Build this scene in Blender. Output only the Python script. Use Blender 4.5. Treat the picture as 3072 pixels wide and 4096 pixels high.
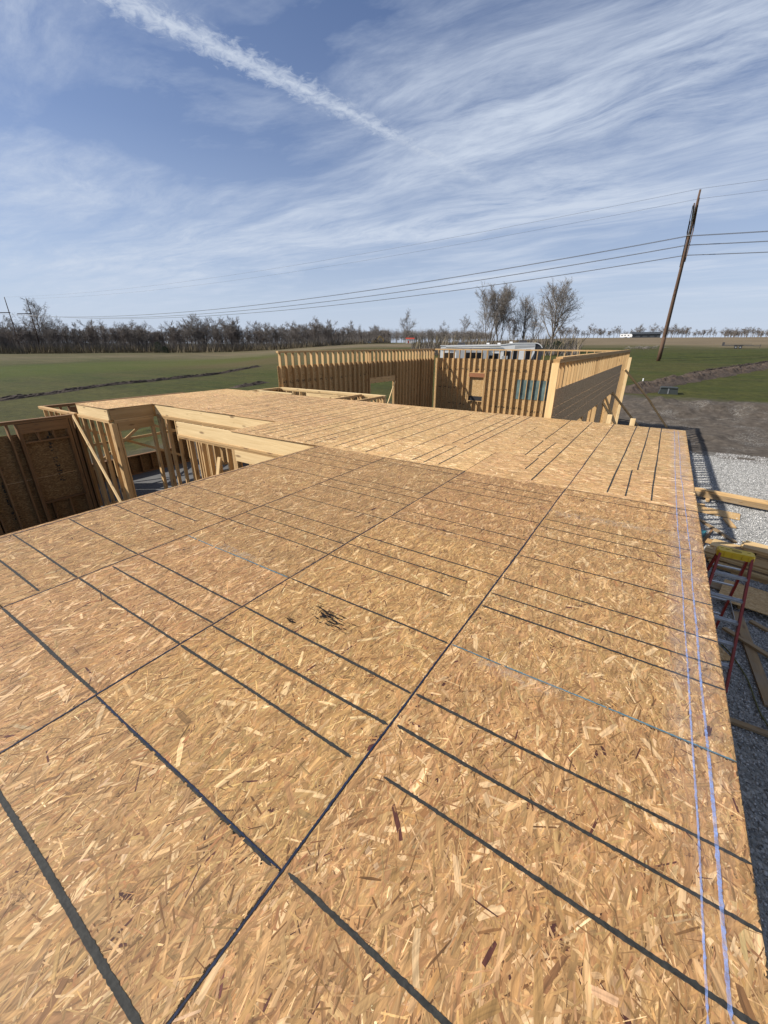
import bpy, math, random
import numpy as np
from mathutils import Vector, Matrix
random.seed(7); rng = np.random.default_rng(7)
for o in list(bpy.data.objects): bpy.data.objects.remove(o)
S = bpy.context.scene
COL = S.collection
R = math.radians

# ------------------------------------------------------------------ camera, sky, sun, exposure
DECK = 3.05                      # top of the upper floor deck
CAM = Vector((0, 0, DECK + 1.503))
cam_d = bpy.data.cameras.new('camera'); cam = bpy.data.objects.new('camera', cam_d); COL.objects.link(cam)
cam_d.sensor_fit = 'HORIZONTAL'; cam_d.sensor_width = 36; cam_d.lens = 36 * 1614.9 / 3072
cam_d.clip_start = 0.05; cam_d.clip_end = 9000
pi_, ro_, ya_ = R(22.563), R(0.1515), R(33.403)
fwd = Vector((0, math.cos(pi_), -math.sin(pi_))); up = Vector((0, math.sin(pi_), math.cos(pi_))); rt = Vector((1, 0, 0))
r2 = rt * math.cos(ro_) + up * math.sin(ro_); u2 = up * math.cos(ro_) - rt * math.sin(ro_)
M = Matrix((r2, u2, -fwd)).transposed()
cam.matrix_world = Matrix.Translation(CAM) @ (Matrix.Rotation(ya_, 3, 'Z') @ M).to_4x4()
S.camera = cam

SUNV = Vector((-0.98, -0.72, 1.0)).normalized()      # towards the sun
sun_d = bpy.data.lights.new('sun', 'SUN'); sun = bpy.data.objects.new('sun', sun_d); COL.objects.link(sun)
sun_d.energy = 5.0; sun_d.angle = R(0.6); sun_d.color = (1.0, 0.955, 0.89)
sun.rotation_euler = SUNV.to_track_quat('Z', 'Y').to_euler(); sun.location = (-20, -15, 30)

W = bpy.data.worlds.new('World'); S.world = W; W.use_nodes = True
S.view_settings.view_transform = 'Standard'; S.view_settings.look = 'None'
S.view_settings.exposure = 0.5; S.view_settings.gamma = 1.0; S.view_settings.use_curve_mapping = False
S.render.engine = 'CYCLES'

class NT:
    """small node tree writer"""
    def __init__(s, tree): s.t = tree; s.n = tree.nodes; s.l = tree.links
    def new(s, typ, ins=None, **kw):
        n = s.n.new(typ)
        for k, v in kw.items(): setattr(n, k, v)
        for k, v in (ins or {}).items():
            if isinstance(v, bpy.types.NodeSocket): s.l.new(v, n.inputs[k])
            else: n.inputs[k].default_value = v
        return n
    def math(s, op, a, b=0.0, c=None, clamp=False):
        i = {0: a, 1: b}
        if c is not None: i[2] = c
        return s.new('ShaderNodeMath', i, operation=op, use_clamp=clamp).outputs[0]
    def mix(s, f, a, b, bt='MIX'):
        return s.new('ShaderNodeMix', {0: f, 6: a, 7: b}, data_type='RGBA', blend_type=bt).outputs[2]
    def ramp(s, f, pts, interp='LINEAR'):
        n = s.new('ShaderNodeValToRGB', {0: f}); e = n.color_ramp.elements; n.color_ramp.interpolation = interp
        while len(e) < len(pts): e.new(0.5)
        for q, (p, c) in zip(e, pts):
            q.position = p; q.color = (c, c, c, 1) if not hasattr(c, '__len__') else (*c, 1)
        return n.outputs[0]
    def noise(s, v, scale, detail=4, rough=.55, dist=0.0):
        return s.new('ShaderNodeTexNoise', {'Vector': v, 'Scale': scale, 'Detail': detail, 'Roughness': rough, 'Distortion': dist}).outputs[0]
    def mapping(s, v, loc=(0, 0, 0), rot=(0, 0, 0), scale=(1, 1, 1)):
        return s.new('ShaderNodeMapping', {'Vector': v, 'Location': loc, 'Rotation': rot, 'Scale': scale}).outputs[0]
    def xyz(s, v):
        n = s.new('ShaderNodeSeparateXYZ', {0: v}); return n.outputs
    def comb(s, x, y, z=0.0): return s.new('ShaderNodeCombineXYZ', {0: x, 1: y, 2: z}).outputs[0]

CLOUD = (1.1, 7.9, 0.0)
def build_world():
    n = NT(W.node_tree); n.n.clear()
    el = math.asin(SUNV.z); az = math.atan2(SUNV.x, SUNV.y)
    sky = n.new('ShaderNodeTexSky', sky_type='NISHITA', sun_disc=False, sun_elevation=el, sun_rotation=az,
                altitude=200, air_density=1.0, dust_density=.8, ozone_density=3.5).outputs[0]
    d = n.new('ShaderNodeTexCoord').outputs['Generated']
    dx, dy, dz = n.xyz(d)
    zc = n.math('MAXIMUM', dz, 0.02)
    zc = n.math('ADD', zc, 0.035)
    px, py = n.math('DIVIDE', dx, zc), n.math('DIVIDE', dy, zc)        # a cloud sheet overhead: flat layer at unit height
    p = n.comb(px, py)
    # wispy cirrus, drawn out along one wind direction
    warp = n.new('ShaderNodeTexNoise', {'Vector': p, 'Scale': .7, 'Detail': 3}).outputs['Color']
    pw = n.new('ShaderNodeVectorMath', {0: p, 1: n.new('ShaderNodeVectorMath', {0: warp, 3: .6}, operation='SCALE').outputs[0]}, operation='ADD').outputs[0]
    pm = n.mapping(pw, loc=CLOUD, rot=(0, 0, R(28)), scale=(.42, 1.0, 1))
    c1 = n.noise(pm, .62, 8, .62, .3)
    pm2 = n.mapping(pw, loc=(3.1, 8.2, 0), rot=(0, 0, R(50)), scale=(.55, 2.0, 1))
    c2 = n.noise(pm2, 1.7, 9, .70, .35)
    cov = n.ramp(c1, [(.42, 0), (.63, 1)])
    det = n.ramp(c2, [(.33, .08), (.66, 1)])
    cir = n.math('MULTIPLY', n.math('MULTIPLY', cov, det), n.ramp(dz, [(.02, 0), (.13, 1)]))
    # thin veil everywhere, thicker towards the horizon as the sheet is seen edge on
    veil = n.math('MULTIPLY', n.ramp(n.noise(pm, .3, 4, .5), [(.3, 0), (.8, 1)]), .16)
    hz = n.ramp(dz, [(0.0, .92), (.07, .74), (.18, .42), (.34, .12), (.5, 0)])
    # contrail: a strip of puffs along a straight line in the sheet
    a = Vector((-1.559, .962)); b = Vector((-1.181, 2.596))
    t = (b - a).normalized(); nn = Vector((-t.y, t.x))
    wob = n.math('MULTIPLY', n.math('SUBTRACT', n.noise(p, 2.2, 2, .5), .5), .05)
    s_ = n.math('ADD', n.math('SUBTRACT', n.math('ADD', n.math('MULTIPLY', px, nn.x), n.math('MULTIPLY', py, nn.y)), a.dot(nn)), wob)
    l_ = n.math('SUBTRACT', n.math('ADD', n.math('MULTIPLY', px, t.x), n.math('MULTIPLY', py, t.y)), a.dot(t))
    puff = n.noise(p, 22, 6, .68, .6)
    wid = n.math('ADD', n.math('MULTIPLY', n.math('SUBTRACT', puff, .5), .24), .085)
    core = n.math('SUBTRACT', 1.0, n.math('DIVIDE', n.math('ABSOLUTE', s_), wid), clamp=True)
    core = n.math('POWER', core, 1.0)
    ends = n.ramp(n.math('DIVIDE', n.math('ADD', l_, 3.0), 8.0), [(.0, .5), (.36, 1), (.57, .75), (.71, 0)])
    con = n.math('MULTIPLY', n.math('MULTIPLY', core, ends), n.ramp(puff, [(.28, .35), (.62, 1)]))
    f = n.math('ADD', n.math('MULTIPLY', cir, 1.0), veil, clamp=True)
    f = n.math('MAXIMUM', f, n.math('MULTIPLY', con, .72))
    f = n.math('SUBTRACT', 1.0, n.math('MULTIPLY', n.math('SUBTRACT', 1.0, f), n.math('SUBTRACT', 1.0, hz)))
    f = n.math('MINIMUM', f, .88)
    sky = n.mix(1.0, sky, (1.10, 1.18, 1.42, 1), 'MULTIPLY')
    colr = n.mix(f, sky, (8.3, 9.5, 11.6, 1))
    colr = n.mix(n.math('MULTIPLY', n.math('MAXIMUM', n.math('MULTIPLY', con, .8), n.math('MULTIPLY', cir, .55)), .75), colr, (9.8, 10.6, 11.8, 1))
    bg = n.new('ShaderNodeBackground', {0: colr, 1: 0.05})
    out = n.new('ShaderNodeOutputWorld'); n.l.new(bg.outputs[0], out.inputs[0])
build_world()

# ------------------------------------------------------------------ materials
MATS = {}
def material(name):
    m = bpy.data.materials.new(name); m.use_nodes = True; n = NT(m.node_tree); n.n.clear(); MATS[name] = m
    return m, n
def finish(n, col, rough=.8, bump=None, bs=.3, bd=.01, metal=0.0, spec=.3, alpha=None):
    b = n.new('ShaderNodeBsdfPrincipled', {'Base Color': col if isinstance(col, bpy.types.NodeSocket) else (*col, 1), 'Roughness': rough, 'Metallic': metal, 'Specular IOR Level': spec})
    if bump is not None:
        bn = n.new('ShaderNodeBump', {'Height': bump, 'Strength': bs, 'Distance': bd}); n.l.new(bn.outputs[0], b.inputs['Normal'])
    if alpha is not None: n.l.new(alpha, b.inputs['Alpha'])
    o = n.new('ShaderNodeOutputMaterial'); n.l.new(b.outputs[0], o.inputs[0])
def simple(name, col, rough=.7, var=.12, scale=6, metal=0.0, spec=.3):
    m, n = material(name)
    tc = n.new('ShaderNodeTexCoord').outputs['Object']
    f = n.noise(tc, scale, 5, .6)
    c = n.mix(n.ramp(f, [(.3, 0), (.7, 1)]), tuple(x * (1 - var) for x in col) + (1,), tuple(min(1, x * (1 + var)) for x in col) + (1,))
    finish(n, c, rough, f, .15, .01, metal, spec); return m

def wood_mat(name, light, dark, knots=True, weather=0.0):
    m, n = material(name); light = tuple(q * .95 for q in light); dark = tuple(q * .88 for q in dark)
    tc = n.new('ShaderNodeTexCoord').outputs['Object']
    rnd = n.new('ShaderNodeObjectInfo').outputs['Random']
    off = n.comb(n.math('MULTIPLY', rnd, 37.0), n.math('MULTIPLY', rnd, 91.0), n.math('MULTIPLY', rnd, 53.0))
    v = n.new('ShaderNodeVectorMath', {0: tc, 1: off}, operation='ADD').outputs[0]
    g = n.noise(n.mapping(v, scale=(.9, 22, 22)), 1.0, 5, .65, 1.2)
    big = n.noise(n.mapping(v, scale=(.8, 6, 6)), 1.0, 3, .5)
    c = n.mix(n.ramp(g, [(.3, 0), (.7, 1)]), (*dark, 1), (*light, 1))
    c = n.mix(n.math('MULTIPLY', big, .45), c, (*[x * .72 for x in dark], 1))
    tint = n.ramp(rnd, [(0, (.68, .62, .54)), (.25, (.92, .86, .80)), (.5, (1, .98, .95)), (.75, (1.0, .93, .84)), (1, (1.12, 1.07, 1.0))])
    c = n.mix(1.0, c, tint, 'MULTIPLY')
    if knots:
        vo = n.new('ShaderNodeTexVoronoi', {'Vector': n.mapping(v, scale=(2.1, 7, 7)), 'Scale': 1.0, 'Randomness': 1.0}).outputs['Distance']
        k = n.ramp(vo, [(.09, 1), (.22, 0)])
        c = n.mix(n.math('MULTIPLY', k, .75), c, (.13, .065, .03, 1))
    if weather:
        wz = n.noise(tc, 2.3, 4, .6)
        c = n.mix(n.math('MULTIPLY', n.ramp(wz, [(.45, 0), (.7, 1)]), weather), c, (.24, .21, .17, 1))
    finish(n, c, .78, g, .25, .004); return m
wood_mat('lumber', (.70, .49, .25), (.51, .325, .145))
wood_mat('lumber_pale', (.88, .68, .38), (.70, .50, .25))
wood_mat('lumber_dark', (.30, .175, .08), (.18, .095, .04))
wood_mat('lumber_weathered', (.40, .29, .165), (.27, .185, .095), weather=.5)
wood_mat('header_red', (.42, .20, .10), (.30, .125, .06))
wood_mat('pole_wood', (.135, .085, .055), (.085, .05, .032), knots=False)

# OSB for wall sheathing: strands drawn by cells of random direction
def osb_mat(name, cols, scale=1.0):
    m, n = material(name)
    tc = n.new('ShaderNodeTexCoord').outputs['Object']
    rnd = n.new('ShaderNodeObjectInfo').outputs['Random']
    off = n.comb(n.math('MULTIPLY', rnd, 31.0), n.math('MULTIPLY', rnd, 17.0), 0.0)
    v = n.new('ShaderNodeVectorMath', {0: tc, 1: off}, operation='ADD').outputs[0]
    c = None
    for i, (ang, sx, sy) in enumerate(((8, 9, 48), (-24, 11, 55), (40, 13, 50), (-62, 14, 60), (85, 12, 52))):
        vo = n.new('ShaderNodeTexVoronoi', {'Vector': n.mapping(v, loc=(i * 3.7, i * 1.3, 0), rot=(0, 0, R(ang)), scale=(sx * scale, sy * scale, 30 * scale)), 'Scale': 1.0})
        cr, cg, cb = n.xyz(vo.outputs['Color'])
        col = n.ramp(cr, cols)
        c = col if c is None else n.mix(n.math('GREATER_THAN', cg, .42 + .05 * i), c, col)
    fine = n.noise(n.mapping(v, scale=(60, 160, 160)), 1.0, 3, .6)
    c = n.mix(n.math('MULTIPLY', fine, .4), c, (cols[0][1][0] * .6, cols[0][1][1] * .6, cols[0][1][2] * .6, 1))
    finish(n, c, .75, fine, .3, .003); return m
osb_mat('osb', [(0, (.32, .185, .07)), (.35, (.47, .29, .115)), (.75, (.58, .38, .17)), (1, (.70, .51, .28))], 1.7)
osb_mat('osb_brown_shaded', [(0, (.13, .068, .024)), (.35, (.20, .112, .042)), (.75, (.26, .155, .062)), (1, (.34, .22, .10))], 1.7)  # browner house boards, also darkened so the colour carries those walls' shade
osb_mat('osb_grey', [(0, (.32, .20, .10)), (.35, (.42, .275, .145)), (.75, (.50, .34, .185)), (1, (.60, .43, .26))], 1.7)
osb_mat('osb_edge', [(0, (.30, .17, .075)), (.4, (.42, .26, .12)), (.8, (.55, .37, .19)), (1, (.66, .48, .28))], 2.0)

simple('osb_core', (.34, .205, .095), .8, .3, 60)
def flake_mat(name, mul, across):
    m, n = material(name)
    col = n.new('ShaderNodeAttribute', attribute_name='flake_col').outputs['Color']
    uv = n.new('ShaderNodeUVMap', uv_map='UVMap').outputs[0]
    g = n.noise(n.mapping(uv, scale=(6, 110, 1)), 1.0, 3, .7, .3)
    g2 = n.noise(n.mapping(uv, scale=(5, 70, 1)), 1.0, 2, .5, .8)
    gg = n.math('ADD', n.math('MULTIPLY', g, .55), n.math('MULTIPLY', g2, .45))
    sh = n.ramp(gg, [(.30, .42), (.46, .86), (.56, 1.02), (.72, 1.32)])
    c = n.mix(1.0, col, sh, 'MULTIPLY')
    # pressed grain that runs on from strand to strand, bending slowly over the sheet
    oc = n.new('ShaderNodeTexCoord').outputs['Object']; rnd = n.new('ShaderNodeObjectInfo').outputs['Random']
    oc = n.new('ShaderNodeVectorMath', {0: oc, 1: n.comb(n.math('MULTIPLY', rnd, 13.0), n.math('MULTIPLY', rnd, 29.0))}, operation='ADD').outputs[0]
    wv = n.new('ShaderNodeTexNoise', {'Vector': oc, 'Scale': 3.2, 'Detail': 2.0}).outputs['Color']
    wv = n.new('ShaderNodeVectorMath', {0: oc, 1: n.new('ShaderNodeVectorMath', {0: wv, 3: .16}, operation='SCALE').outputs[0]}, operation='ADD').outputs[0]
    st = n.noise(n.mapping(wv, scale=(70, 8, 1) if across == 'x' else (8, 70, 1)), 1.0, 4, .7, .5)
    st2 = n.noise(n.mapping(wv, loc=(5, 3, 0), rot=(0, 0, R(35)), scale=(46, 9, 1) if across == 'x' else (9, 46, 1)), 1.0, 3, .65, .5)
    bl = n.noise(oc, 5.0, 4, .6)
    k = n.math('MULTIPLY', n.math('MULTIPLY', n.ramp(st, [(.34, .72), (.5, 1.0), (.66, 1.24)]), n.ramp(st2, [(.33, .80), (.5, 1.0), (.68, 1.14)])), n.ramp(bl, [(.3, .88), (.7, 1.12)]))
    c = n.mix(1.0, c, k, 'MULTIPLY')
    c = n.mix(1.0, c, (*mul, 1), 'MULTIPLY')
    finish(n, c, .62, gg, .35, .002, spec=.35); return m
flake_mat('flakes_brown', (.825, .735, .625), 'x'); flake_mat('flakes_gold', (1.17, 1.115, 1.02), 'y')

simple('slab_concrete', (.105, .103, .10), .85, .15, 2)
simple('marker_black', (.026, .025, .021), .7, .5, 60)
simple('seam_ink', (.008, .014, .036), .6, .5, 40)
simple('chalk_teal', (.07, .14, .17), .9, .4, 50)
simple('paint_white', (.78, .77, .74), .35, .05, 2, spec=.5)
simple('rv_grey', (.42, .42, .41), .4, .06, 2, spec=.5)
simple('rv_dark', (.05, .048, .05), .35, .1, 3, spec=.5)
simple('rv_glass', (.012, .013, .016), .08, .1, 3, spec=.6)
simple('rubber', (.03, .03, .03), .85, .2, 9)
simple('steel', (.38, .38, .38), .45, .15, 9, .8)
simple('aluminium', (.52, .53, .55), .38, .12, 12, .85)
simple('ladder_red', (.27, .022, .014), .45, .12, 8, spec=.5)
simple('ladder_yellow', (.70, .47, .025), .5, .10, 10, spec=.4)
simple('box_green', (.030, .036, .034), .8, .1, 3, spec=.4)
simple('pvc', (.82, .82, .80), .4, .03, 4)
simple('bark', (.105, .085, .070), .95, .3, 3)
simple('twigs', (.185, .162, .142), .95, .25, .7)
simple('twigs_red', (.195, .165, .142), .95, .25, .7)
simple('twigs_pale', (.215, .185, .155), .95, .25, .7)
simple('needles', (.028, .040, .018), .9, .4, 1.5)
simple('dead_grass', (.17, .135, .08), .95, .25, .6)
simple('wire', (.13, .13, .135), .6, .1, 1)
simple('insulator', (.10, .115, .105), .35, .2, 4)
simple('machine_yellow', (.32, .20, .04), .6, .25, 2)
simple('tin_red', (.42, .06, .035), .5, .15, 1)
simple('roof_dark', (.035, .040, .045), .7, .2, 1)
simple('cable_rubber', (.10, .095, .02), .6, .2, 10)
simple('tarp_black', (.03, .03, .032), .35, .3, 8, spec=.5)
simple('wrap_teal', (.02, .12, .14), .5, .25, 6)
simple('housewrap', (.10, .145, .135), .5, .45, 2.5, spec=.4)
simple('truck_white', (.65, .66, .67), .35, .06, 2, spec=.5)
simple('red_lamp', (.5, .03, .02), .4, .1, 2)

def soil_mat():
    m, n = material('soil')
    tc = n.new('ShaderNodeNewGeometry').outputs['Position']
    a = n.noise(tc, 1.3, 8, .7); b = n.noise(tc, 7, 6, .7)
    c = n.ramp(a, [(.3, (.035, .025, .018)), (.55, (.07, .05, .036)), (.75, (.115, .085, .06))])
    finish(n, c, .95, n.math('ADD', a, b), 1.0, .12)
soil_mat()

# ------------------------------------------------------------------ object helpers
def link(o, parent=None):
    COL.objects.link(o)
    if parent is not None: o.parent = parent
    return o
def tag(o, label=None, cat=None, group=None, kind=None):
    if label: o['label'] = label
    if cat: o['category'] = cat
    if group: o['group'] = group
    if kind: o['kind'] = kind
    return o
def thing(name, loc, label, cat, group=None, rz=0.0):
    o = bpy.data.objects.new(name, None); o.location = loc; o.rotation_euler = (0, 0, rz); o.empty_display_size = .2
    link(o); return tag(o, label, cat, group)
def mesh_obj(name, verts, faces, mats, parent=None, loc=(0, 0, 0), smooth=False, midx=None):
    me = bpy.data.meshes.new(name); me.from_pydata([tuple(v) for v in verts], [], [tuple(f) for f in faces]); 
    for m in (mats if isinstance(mats, (list, tuple)) else [mats]): me.materials.append(MATS[m])
    if midx is not None: me.polygons.foreach_set('material_index', midx)
    if smooth: me.polygons.foreach_set('use_smooth', [True] * len(me.polygons))
    me.update()
    o = bpy.data.objects.new(name, me); o.location = loc
    return link(o, parent)
BOXF = [(0, 3, 2, 1), (4, 5, 6, 7), (0, 1, 5, 4), (1, 2, 6, 5), (2, 3, 7, 6), (3, 0, 4, 7)]
_cache = {}
def box_mesh(L, w, d, mat):
    k = (round(L, 3), round(w, 4), round(d, 4), mat)
    if k not in _cache:
        x, y, z = L / 2, w / 2, d / 2
        me = bpy.data.meshes.new('board'); me.from_pydata([(-x, -y, -z), (x, -y, -z), (x, y, -z), (-x, y, -z), (-x, -y, z), (x, -y, z), (x, y, z), (-x, y, z)], [], BOXF)
        me.materials.append(MATS[mat]); me.update(); _cache[k] = me
    return _cache[k]
def beam(name, p0, p1, w, d, mat='lumber', parent=None, hint=(0, 0, 1)):
    """straight board from p0 to p1 (world); local X runs along it, w across, d along the hint direction"""
    p0, p1 = Vector(p0), Vector(p1); x = p1 - p0; L = x.length; x.normalize(); h = Vector(hint)
    if abs(x.dot(h)) > .99: h = Vector((1, 0, 0)) if abs(x.x) < .9 else Vector((0, 1, 0))
    y = h.cross(x).normalized(); z = x.cross(y)
    o = bpy.data.objects.new(name, box_mesh(L, w, d, mat))
    o.matrix_local = Matrix.Translation((p0 + p1) / 2 - (parent.location if parent else Vector())) @ Matrix((x, y, z)).transposed().to_4x4()
    return link(o, parent)
def block(name, c, size, mat, parent=None):
    """axis aligned block with its grain along its longest side"""
    c = Vector(c); s = list(size); a = s.index(max(s)); e = Vector((0, 0, 0)); e[a] = s[a] / 2
    if a == 0: return beam(name, c - e, c + e, s[1], s[2], mat, parent, (0, 0, 1))
    if a == 1: return beam(name, c - e, c + e, s[0], s[2], mat, parent, (0, 0, 1))
    return beam(name, c - e, c + e, s[1], s[0], mat, parent, (1, 0, 0))
class MB:
    """collects shapes of one part"""
    def __init__(s): s.v = []; s.f = []
    def add(s, v, f):
        b = len(s.v); s.v += [tuple(q) for q in v]; s.f += [tuple(i + b for i in q) for q in f]
    def box(s, c, size, rz=0.0):
        x, y, z = (q / 2 for q in size); cs, sn = math.cos(rz), math.sin(rz)
        vs = [(-x, -y, -z), (x, -y, -z), (x, y, -z), (-x, y, -z), (-x, -y, z), (x, -y, z), (x, y, z), (-x, y, z)]
        s.add([(c[0] + a * cs - b * sn, c[1] + a * sn + b * cs, c[2] + q) for a, b, q in vs], BOXF)
    def tube(s, p0, p1, r0, r1, n=8, cap=True):
        p0, p1 = Vector(p0), Vector(p1); x = (p1 - p0).normalized(); h = Vector((0, 0, 1)) if abs(x.z) < .9 else Vector((1, 0, 0))
        u = x.cross(h).normalized(); w = x.cross(u)
        v = [p + (u * math.cos(2 * math.pi * i / n) + w * math.sin(2 * math.pi * i / n)) * r for p, r in ((p0, r0), (p1, r1)) for i in range(n)]
        f = [(i, (i + 1) % n, n + (i + 1) % n, n + i) for i in range(n)]
        if cap: f += [tuple(range(n))[::-1], tuple(range(n, 2 * n))]
        s.add(v, f)
    def prism(s, pts, axis, a, b):
        """outline pts (2-D) pushed along an axis from a to b"""
        n = len(pts)
        def P(q, t): return (t, q[0], q[1]) if axis == 'x' else ((q[0], t, q[1]) if axis == 'y' else (q[0], q[1], t))
        s.add([P(q, a) for q in pts] + [P(q, b) for q in pts], [(i, (i + 1) % n, n + (i + 1) % n, n + i) for i in range(n)] + [tuple(range(n))[::-1], tuple(range(n, 2 * n))])
    def build(s, name, mat, parent=None, loc=(0, 0, 0), smooth=False): return mesh_obj(name, s.v, s.f, mat, parent, loc, smooth)

# ------------------------------------------------------------------ terrain
G0 = -0.22
def vnoise(x, y, seed=0):
    """cheap smooth value noise on arrays"""
    x = np.asarray(x, float); y = np.asarray(y, float)
    xi, yi = np.floor(x).astype(np.int64), np.floor(y).astype(np.int64); fx, fy = x - xi, y - yi
    fx, fy = fx * fx * (3 - 2 * fx), fy * fy * (3 - 2 * fy)
    def h(a, b):
        q = (a * 374761393 + b * 668265263 + seed * 1442695041) & 0x7fffffff
        q = ((q ^ (q >> 13)) * 1274126177) & 0x7fffffff
        return ((q ^ (q >> 16)) & 0xffff) / 65535.0
    return (h(xi, yi) * (1 - fx) + h(xi + 1, yi) * fx) * (1 - fy) + (h(xi, yi + 1) * (1 - fx) + h(xi + 1, yi + 1) * fx) * fy
RR = [0, 28, 36, 50, 90, 120, 150, 350, 450, 800, 4500]
Z_R = [0, 0, .40, .90, 2.1, 3.5, 4.0, 9.3, 10.6, 10.0, 8]
Z_C = [0, 0, .25, .70, 1.9, 3.3, 3.7, 5.4, 6.0, 7.5, 9]
Z_L = [0, 0, .0, .0, .05, .1, .15, 1.2, 2.2, 4.5, 8]
def smooth01(t): t = np.clip(t, 0, 1); return t * t * (3 - 2 * t)
def gz(x, y):
    x = np.asarray(x, float); y = np.asarray(y, float)
    r = np.hypot(x, y); ph = np.degrees(np.arctan2(-x, y))          # 0 along +Y, positive to -X
    zr, zc, zl = (np.interp(r, RR, q) for q in (Z_R, Z_C, Z_L))
    a = smooth01((ph - 8) / 22); b = smooth01((np.abs(ph) - 34) / 22)
    z = zr * (1 - a) + zc * a; z = z * (1 - b) + zl * b
    m = smooth01((r - 27) / 8)
    z = z + m * (vnoise(x / 14, y / 14, 1) - .5) * .30 * smooth01(r / 90 + .3) + m * (vnoise(x / 4.3, y / 4.3, 2) - .5) * .07
    # dug bank and lumpy mud behind the building site
    k = smooth01((x + 7) / 3) * smooth01((30 - x) / 10)
    bank = np.exp(-((y - 37.5 - .06 * x) / 2.6) ** 2)
    lump = (vnoise(x / .9, y / .9, 3) - .5) * .30 + (vnoise(x / .38, y / .38, 4) - .5) * .16 + (vnoise(x / 2.2, y / 2.2, 5) - .5) * .5
    z = z + k * bank * (.26 + lump * 1.1)
    mud = k * smooth01((y - 24) / 4) * smooth01((45 - y) / 5)
    z = z + mud * (lump * .42 + (vnoise(x / .5, y / .5, 14) - .5) * .10)
    # piles of dug soil along the far side of the garage and porch
    kk = smooth01((-16.6 - x) / 1.5) * smooth01((x + 30) / 8) * smooth01((y - 2) / 3) * smooth01((34 - y) / 5)
    z = z + kk * (.18 + lump * .55)
    return z + G0
def build_ground():
    ang = np.concatenate([np.arange(-62, 98, .36), np.arange(98, 298, 6.0)]); nr = []
    r = .8
    while r < 4500: nr.append(r); r *= (1.031 if r < 22 else (1.010 if r < 60 else 1.022)) if r < 120 else 1.06
    rad = np.array(nr); A = np.radians(ang); na, nrn = len(A), len(rad)
    X = -np.sin(A)[None, :] * rad[:, None]; Y = np.cos(A)[None, :] * rad[:, None]; Z = gz(X, Y)
    v = np.stack([X, Y, Z], -1).reshape(-1, 3); v = np.vstack([v, [[0, 0, G0]]])
    i = np.arange(nrn - 1)[:, None] * na; j = np.arange(na)[None, :]; j2 = (j + 1) % na
    q = np.stack([i + j, i + na + j, i + na + j2, i + j2], -1).reshape(-1, 4)[:, ::-1]
    f = [tuple(t) for t in q.tolist()] + [(len(v) - 1, (k + 1) % na, k)[::-1] for k in range(na)]
    m, n = material('ground')
    pos = n.new('ShaderNodeNewGeometry').outputs['Position']; x, y, z = n.xyz(pos)
    n1 = n.noise(pos, .035, 5, .6, .4); n2 = n.noise(pos, .35, 6, .65); n3 = n.noise(pos, 3.0, 6, .7); n4 = n.noise(n.mapping(pos, rot=(0, 0, .4), scale=(.02, .11, .1)), 1.0, 4, .6)
    gr = n.ramp(n2, [(.25, (.022, .034, .008)), (.5, (.040, .056, .013)), (.75, (.066, .078, .020))])
    dry = n.ramp(n3, [(.3, (.055, .046, .030)), (.7, (.100, .083, .052))])
    def lin(*t):            # weighted sum of (socket, weight)
        s = None
        for sock, wt in t:
            q = n.math('MULTIPLY', sock, wt) if isinstance(sock, bpy.types.NodeSocket) else sock * wt
            s = q if s is None else n.math('ADD', s, q)
        return s
    def box(v, a, b, soft): return n.math('MULTIPLY', n.math('DIVIDE', n.math('SUBTRACT', v, a), soft, clamp=True), n.math('DIVIDE', n.math('SUBTRACT', b, v), soft, clamp=True))
    jit = n.math('MULTIPLY', n.math('SUBTRACT', n.noise(pos, .25, 5, .65), .5), 9.0)
    xj, yj = n.math('ADD', x, jit), n.math('ADD', y, jit)
    patch = n.ramp(lin((n1, .6), (n4, .4)), [(.42, 0), (.60, 1)])
    dist = n.new('ShaderNodeVectorMath', {0: pos}, operation='LENGTH').outputs['Value']
    pasture = n.ramp(n.math('DIVIDE', n.math('ADD', dist, n.math('MULTIPLY', n1, 60.0)), 400.0), [(.42, 0), (.56, 1)])
    tan = n.ramp(n.noise(n.mapping(pos, scale=(.05, .25, 1)), 1.0, 5, .65), [(.3, (.090, .068, .042)), (.7, (.185, .142, .090))])
    c = n.mix(n.math('MULTIPLY', patch, .6), gr, dry)
    streak = n.ramp(n.noise(n.mapping(pos, rot=(0, 0, R(-14)), scale=(.035, .55, 1)), 1.0, 6, .7), [(.42, 0), (.66, 1)])
    c = n.mix(n.math('MULTIPLY', streak, .45), c, (.095, .092, .040, 1))
    tuft = n.ramp(n.noise(pos, 1.6, 7, .8), [(.35, .62), (.65, 1.35)])
    c = n.mix(1.0, c, tuft, 'MULTIPLY')
    brownp = n.math('MULTIPLY', n.ramp(n.math('ADD', n.math('DIVIDE', n.new('ShaderNodeVectorMath', {0: n.mapping(pos, loc=(20.6, -119, 0), rot=(0, 0, R(-38)), scale=(1, 1, 0)), 1: (0, 0, 0)}, operation='DISTANCE').outputs['Value'], 60.0), n.math('MULTIPLY', n.math('SUBTRACT', n1, .5), 1.6)), [(.35, 1), (.75, 0)]), .85)
    c = n.mix(brownp, c, (.105, .085, .058, 1))
    # the fresher green strip in the left hand field
    strip = n.math('MULTIPLY', box(n.math('ADD', x, lin((y, .25), (jit, .6))), -118, -72, 10), n.math('SUBTRACT', 1.0, n.math('MULTIPLY', n2, .8)))
    c = n.mix(n.math('MULTIPLY', strip, .8, clamp=True), c, (.070, .100, .014, 1))
    c = n.mix(1.0, c, (.74, .71, .40, 1), 'MULTIPLY')
    left = n.math('DIVIDE', n.math('SUBTRACT', n.math('MULTIPLY', x, -1.0), 120.0), 80.0, clamp=True)
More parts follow.
